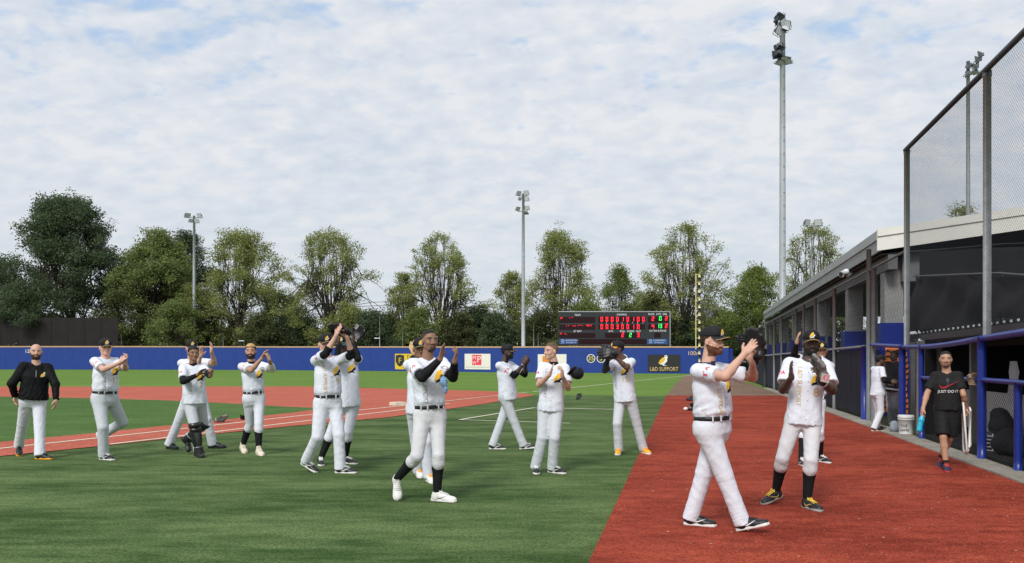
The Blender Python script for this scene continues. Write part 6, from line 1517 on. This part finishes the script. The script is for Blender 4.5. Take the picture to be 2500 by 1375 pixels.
def reparent(o, par):
    mw = Matrix.Translation(o.location); inv = (Matrix.Translation(par.location) @ par.rotation_quaternion.to_matrix().to_4x4() @ Matrix.Diagonal((*par.scale, 1))).inverted()
    me = o.data; me.transform(inv @ mw); o.location = (0, 0, 0); o.parent = par
    for k in ('label', 'category'):
        if k in o: del o[k]
reparent(o, gobj)
tv, tf = textv('42', .075); o2 = mesh_obj('patch_number', [(q0.x + x, q0.y - .0085, q0.z + y_) for x, y_ in tv], tf, PINK, None, False); reparent(o2, gobj)
held(p_tall, 1, (M('black_brown_leather', (.022, .017, .015), .45, .2, 12, .2, 60), BLACKC, BLACKL), 'dark glove raised above the head of the tall player with bare forearms', .05, 1.05, up=(-.75, -.1, .55), palm=(-.35, -.6, -.7))
held(p_behind_tall, 1, (BLACKL, CREAM, WHITEL), 'black glove with cream edging raised behind the tall player', .05, .9, up=(.55, .1, .75), palm=(-.3, -.9, 0))
held(p_glove_back, 0, (TAN, M('tan_lace', (.35, .22, .10), .6), TAN), 'tan glove raised behind the head of the black-sleeved player', .02, .72, up=(-.12, .1, 1), palm=(.3, 1, 0))
held(p_orange, 1, (BLACKL, ORANGE, BLACKL), 'big black glove held in front of the face of the player in orange shoes', .03, 1.08, up=(-1, -.05, .22), palm=(.15, .9, -.35))
# cap held by the bareheaded player
def loose_cap(c, rot, label, mats=(CAPM, VISM, M('olive_underbrim', (.14, .09, .035), .7, .1, 10)), cat='cap', name='baseball_hat'):
    r = empty(name, c, label, cat, 'caps and gloves off their owners'); c = np.array(c); R_ = np.array(rot)
    V, Q = implicit([ell(c, R_, np.array((.090, .112, .115)), .01)], .008); z = (V - c) @ R_.T; keep = (z[Q][:, :, 2] > .0).all(1)
    V2 = V; mesh_obj('crown', V2, Q[keep], mats[0], r)
    Vb = []; Fb = []; nu, nv2 = 13, 5
    for layer in (0, -.005):
        for j in range(nv2):
            for i in range(nu):
                a = math.radians(-66 + 132 * i / (nu - 1)); t = j / (nv2 - 1); x = math.sin(a) * .088; y_ = math.cos(a) * .106 + t * .08 * max(math.cos(a), 0) ** .6; zz = .004 - .018 * t - .02 * (x / .083) ** 2 * (.4 + t) + layer
                Vb.append(c + R_.T @ np.array((x, y_, zz)))
    m_ = nu * nv2; mi_ = []
    for j in range(nv2 - 1):
        for i in range(nu - 1): a = j * nu + i; Fb += [(a, a + 1, a + nu + 1, a + nu), (m_ + a, m_ + a + nu, m_ + a + nu + 1, m_ + a + 1)]; mi_ += [0, 1]
    mesh_obj('visor', Vb, Fb, [mats[1], mats[2]], r, True, mi_); return r
c = V3(p_short.wri[1] + p_short.tip[1] * .10) + Vector((.19, -.03, -.04))
loose_cap(c, nrm3(nrm(np.cross((-.75, -.1, .55), (.62, -.35, -.72))), (.62, -.35, -.72)), 'black cap with brown underbrim held in the clapping hands of the bareheaded player')
# cap lying upside down and gloves lying on the ground
gc = gp(594, 1026); loose_cap(gc + Vector((0, 0, .11)), nrm3((.95, .3, 0), (-.12, -.1, -1)), 'black batting cap lying upside down on the red base path', (CAPM, CAPM, CAPM))
glove(gp(529, 1033) + Vector((0, 0, .06)), (.9, .3, .12), (.1, -.35, .9), (M('brown_black_leather', (.05, .042, .038), .5, .2, 14, .2, 60), CREAM, WHITEL), 'dark brown glove with white mark lying on the red base path', 'gloves', scale=1.15)
glove(gp(1410, 976) + Vector((0, 0, .05)), (.6, .3, .6), (-.5, -.5, .5), BG, 'black glove lying on the green turf right of the bareheaded player', 'gloves')
glove(gp(1680, 979) + Vector((0, 0, .06)), (1, .2, .05), (0, -.2, 1), BG, 'black glove lying on the far red track beyond the bearded player', 'gloves', scale=1.2)
glove(gp(1699, 1004) + Vector((0, 0, .06)), (-.6, .2, .5), (-.6, -.6, .6), (BLACKL, CREAM, CREAM), 'black and cream glove on the red track close behind the bearded player', 'gloves')
b_ = gp(1678, 1003); r = empty('batting_helmet_pad', b_, 'small white and black pad lying on the far red track', 'pad') ; mb = MB(); mb.ball(b_ + Vector((-.05, 0, .06)), .065, 10, 7, (1.2, 1, .9)); mb.build('white_shell', WHITEL, r, True); mb = MB(); mb.ball(b_ + Vector((.06, .0, .045)), .05, 10, 7); mb.build('dark_strap', BLACKL, r, True); r.name = 'elbow_pad'
# folded chair and bottle carried by the man in the black T-shirt
w1 = Vector(p_tee.wri[1]) + Vector((.0, -.02, -.05)); r = empty('folding_chair', Vector((w1.x - .04, w1.y, w1.z - .62)), 'folded white metal chair carried in the left hand of the man in black', 'chair')
Z = lambda z: Vector((0, 0, z)); a = w1 + Vector((-.10, -.12, .14)); CH_ = M('white_chair_tube', (.74, .73, .69), .4, .04, 10)
vd = Vector((w1.x, w1.y, 0)).normalized(); vr = Vector((vd.y, -vd.x, 0)); wp = lambda a, b, z: w1 + vr * a + vd * b + Z(z)
for a0, a1, b0, z0, zb in ((-.055, -.02, -.10, .16, -.58), (.035, .0, .02, .06, -.60)):
    mb = MB(); mb.tube([wp(a0, b0 + .2, z0 - .02), wp(a0, b0 + .03, z0), wp(a0 + .01, b0, z0 - .03), wp(a1 + .02, b0 - .02, zb + .06), wp(a1, b0 + .01, zb), wp(a1 - .02, b0 + .22, zb + .02), wp(a0 + .01, b0 + .26, zb + .1), wp(a0, b0 + .25, z0 - .06), wp(a0, b0 + .2, z0 - .02)], .0135, 8); mb.build('tube_frame', CH_, r, True)
mb = MB(); mb.tube([wp(.05, -.06, .02), wp(.03, -.04, -.50)], .012, 8); mb.tube([wp(-.03, .18, .05), wp(.0, .18, -.5)], .012, 8); mb.build('leg', CH_, r, True)
mb = MB(); mb.prism([wp(-.045, -.09, .08), wp(-.015, -.10, -.46), wp(-.01, .14, -.46), wp(-.04, .14, .08)], vr * .02); mb.build('seat', M('chair_slats', (.50, .48, .43), .6, .08, 10), r)
w0 = Vector(p_tee.wri[0]) + Vector((-.02, -.02, -.10)); r = empty('water_bottle', w0 + Z(-.24), 'flat turquoise bottle in the right hand of the man in black', 'bottle'); V, Q = implicit([cone(w0 + Vector((0, 0, -.0)), w0 + Vector((-.015, 0, -.06)), .026, .038, .02), cone(w0 + Vector((-.015, 0, -.06)), w0 + Vector((-.03, 0, -.12)), .038, .030, .02), cone(w0 + Vector((-.03, 0, -.12)), w0 + Vector((-.045, 0, -.2)), .032, .040, .02)], .009)
mesh_obj('body', V, Q, M('turquoise_plastic', (.02, .42, .58), .3, .08, 8, spec=.5), r); mb = MB(); mb.tube([w0 + Z(.02), w0 + Z(.05)], .02, 10); mb.build('cap', DARKP, r, True)
# sunglasses hanging on the T-shirt
def sunglasses(O, X, Y, N_, mats, label, sc=1.0, parent=None):
    O, X, Y, N_ = map(V3, (O, X, Y, N_)); r = parent if parent else empty('sunglasses', O, label, 'sunglasses')
    for s in (-1, 1):
        mb = MB(); ring = [O + (X * (s * .034 + .029 * math.cos(a)) + Y * (.021 * math.sin(a))) * sc - N_ * (.012 * abs(math.cos(a) * .5 + s * .5) * sc) for a in np.linspace(0, 2 * math.pi, 13)[:-1]]
        mb.prism(ring if s < 0 else ring, N_ * .006); mb.build('lens', mats[0], r, False)
    mb = MB(); mb.tube([O + X * s_ * .066 * sc - N_ * abs(s_) * .015 for s_ in (-1, -.5, 0, .5, 1)], .004, 5); mb.build('frame', mats[1], r); return r
p = p_tee; O = p.pv + p.up * (p.T - .16) + p.ft * .16
h_ = p.jb.ray_cast(V3(p.pv + p.up * (p.T - .17) + p.ft * .5), V3(-p.ft)); 
if h_[0]: sunglasses(h_[0] + V3(p.ft) * .015, p.up, p.lat, p.ft, (M('grey_lens', (.05, .055, .06), .15, .05, 5, spec=.6), SILVER), 'grey sunglasses hooked in the collar of the black T-shirt', .95)
# mirrored sunglasses on the hidden player
p = p_behind_tall; MIR = M('blue_mirror_lens', (.03, .45, .62), .12, .1, 10, spec=.8)
sunglasses(p.hp(0, .108, .012), -p.HR[0], p.HR[2], p.HR[1], (MIR, BLACKL), 'bright blue mirrored sunglasses on the player behind the tall player', 1.25)
# shin guards of the catcher
p = p_catcher; GK = M('shin_guard_plastic', (.018, .018, .019), .35, .2, 8, .1, 40, spec=.45); GD = M('shin_guard_pad', (.05, .05, .05), .6, .2, 10)
for i in (0, 1):
    K, an = p.knee[i], p.feet[i][2]; ax = nrm(an - K); f = nrm(p.fp - ax * (p.fp @ ax)); lt = np.cross(ax, f); Ln = np.linalg.norm(an - K)
    sh_ = lambda t, a, r_: K + ax * (Ln * t) + (f * math.cos(a) + lt * math.sin(a)) * r_
    def plate(name, t0, t1, r0, r1, am, mat, bulge=.02, n=6):
        V = []; F = []; nu = 9
        for j in range(n + 1):
            for k in range(nu):
                a = -am + 2 * am * k / (nu - 1); t = j / n; r_ = r0 + (r1 - r0) * t + bulge * math.sin(math.pi * t) * math.cos(a); V.append(sh_(t0 + (t1 - t0) * t, a, r_))
        o = len(V); V += [v - (v - (K + ax * ((v - K) @ ax))) * .12 for v in V]
        for j in range(n):
            for k in range(nu - 1): q_ = j * nu + k; F += [(q_, q_ + 1, q_ + nu + 1, q_ + nu), (o + q_, o + q_ + nu, o + q_ + nu + 1, o + q_ + 1)]
        for j in range(n): F += [(j * nu, (j + 1) * nu, o + (j + 1) * nu, o + j * nu), (j * nu + nu - 1, o + j * nu + nu - 1, o + (j + 1) * nu + nu - 1, (j + 1) * nu + nu - 1)]
        return mesh_obj(name, V, F, mat, p.root)
    plate('knee_guard', -.16, .04, .100, .098, 1.25, GK, .03); plate('knee_guard', .05, .20, .094, .09, 1.2, GK, .02); plate('shin_guard', .21, .80, .090, .072, 1.35, GK, .016, 9); plate('shin_ridge', .24, .76, .100, .082, .35, GD, .018); plate('ankle_guard', .81, 1.12, .075, .095, 1.2, GK, .0)
    for t in (.02, .35, .6):
        mb = MB(); mb.tube([sh_(t, a, .088 - .02 * max(t, 0)) for a in np.linspace(.8, 2 * math.pi - .8, 10)], .012, 5); mb.build('strap', BLACKC, p.root, True)
# wrist pieces
def band(p, i, t, r_, wdt, mat, name='wristband'):
    a = p.wri[i] - (p.wri[i] - p.elb[i]) * t; d = nrm(p.wri[i] - p.elb[i]); mb = MB(); mb.tube([V3(a - d * wdt / 2), V3(a + d * wdt / 2)], r_, 12); mb.build(name, mat, p.root, True)
band(p_eight, 1, .10, .040, .10, BLACKL, 'wrist_guard'); band(p_eight, 1, .26, .043, .02, WPRINT, 'guard_strap'); band(p_profile, 0, .02, .033, .015, SILVER, 'bracelet'); band(p_right_back, 1, .04, .034, .05, WPRINT); band(p_tee, 1, .05, .033, .02, REDS, 'bracelet')
# pale blue mesh pouch hanging from the black-sleeved player's left forearm
p = p_main; c = p.wri[1] * .35 + p.elb[1] * .65 + np.array((-.10, -.10, -.10)); V, Q = implicit([ell(c, np.eye(3), (.042, .03, .055), .03), ell(c + np.array((.02, .01, -.085)), np.eye(3), (.026, .022, .05), .03)], .010, wrinkler(9, .012, .04))
tag(mesh_obj('mesh_pouch', V, Q, M('pale_blue_mesh', (.20, .33, .52), .7, .35, 60, .5, 120), None, True, None, True), 'crumpled pale blue mesh pouch hanging under the black sleeve', 'pouch')
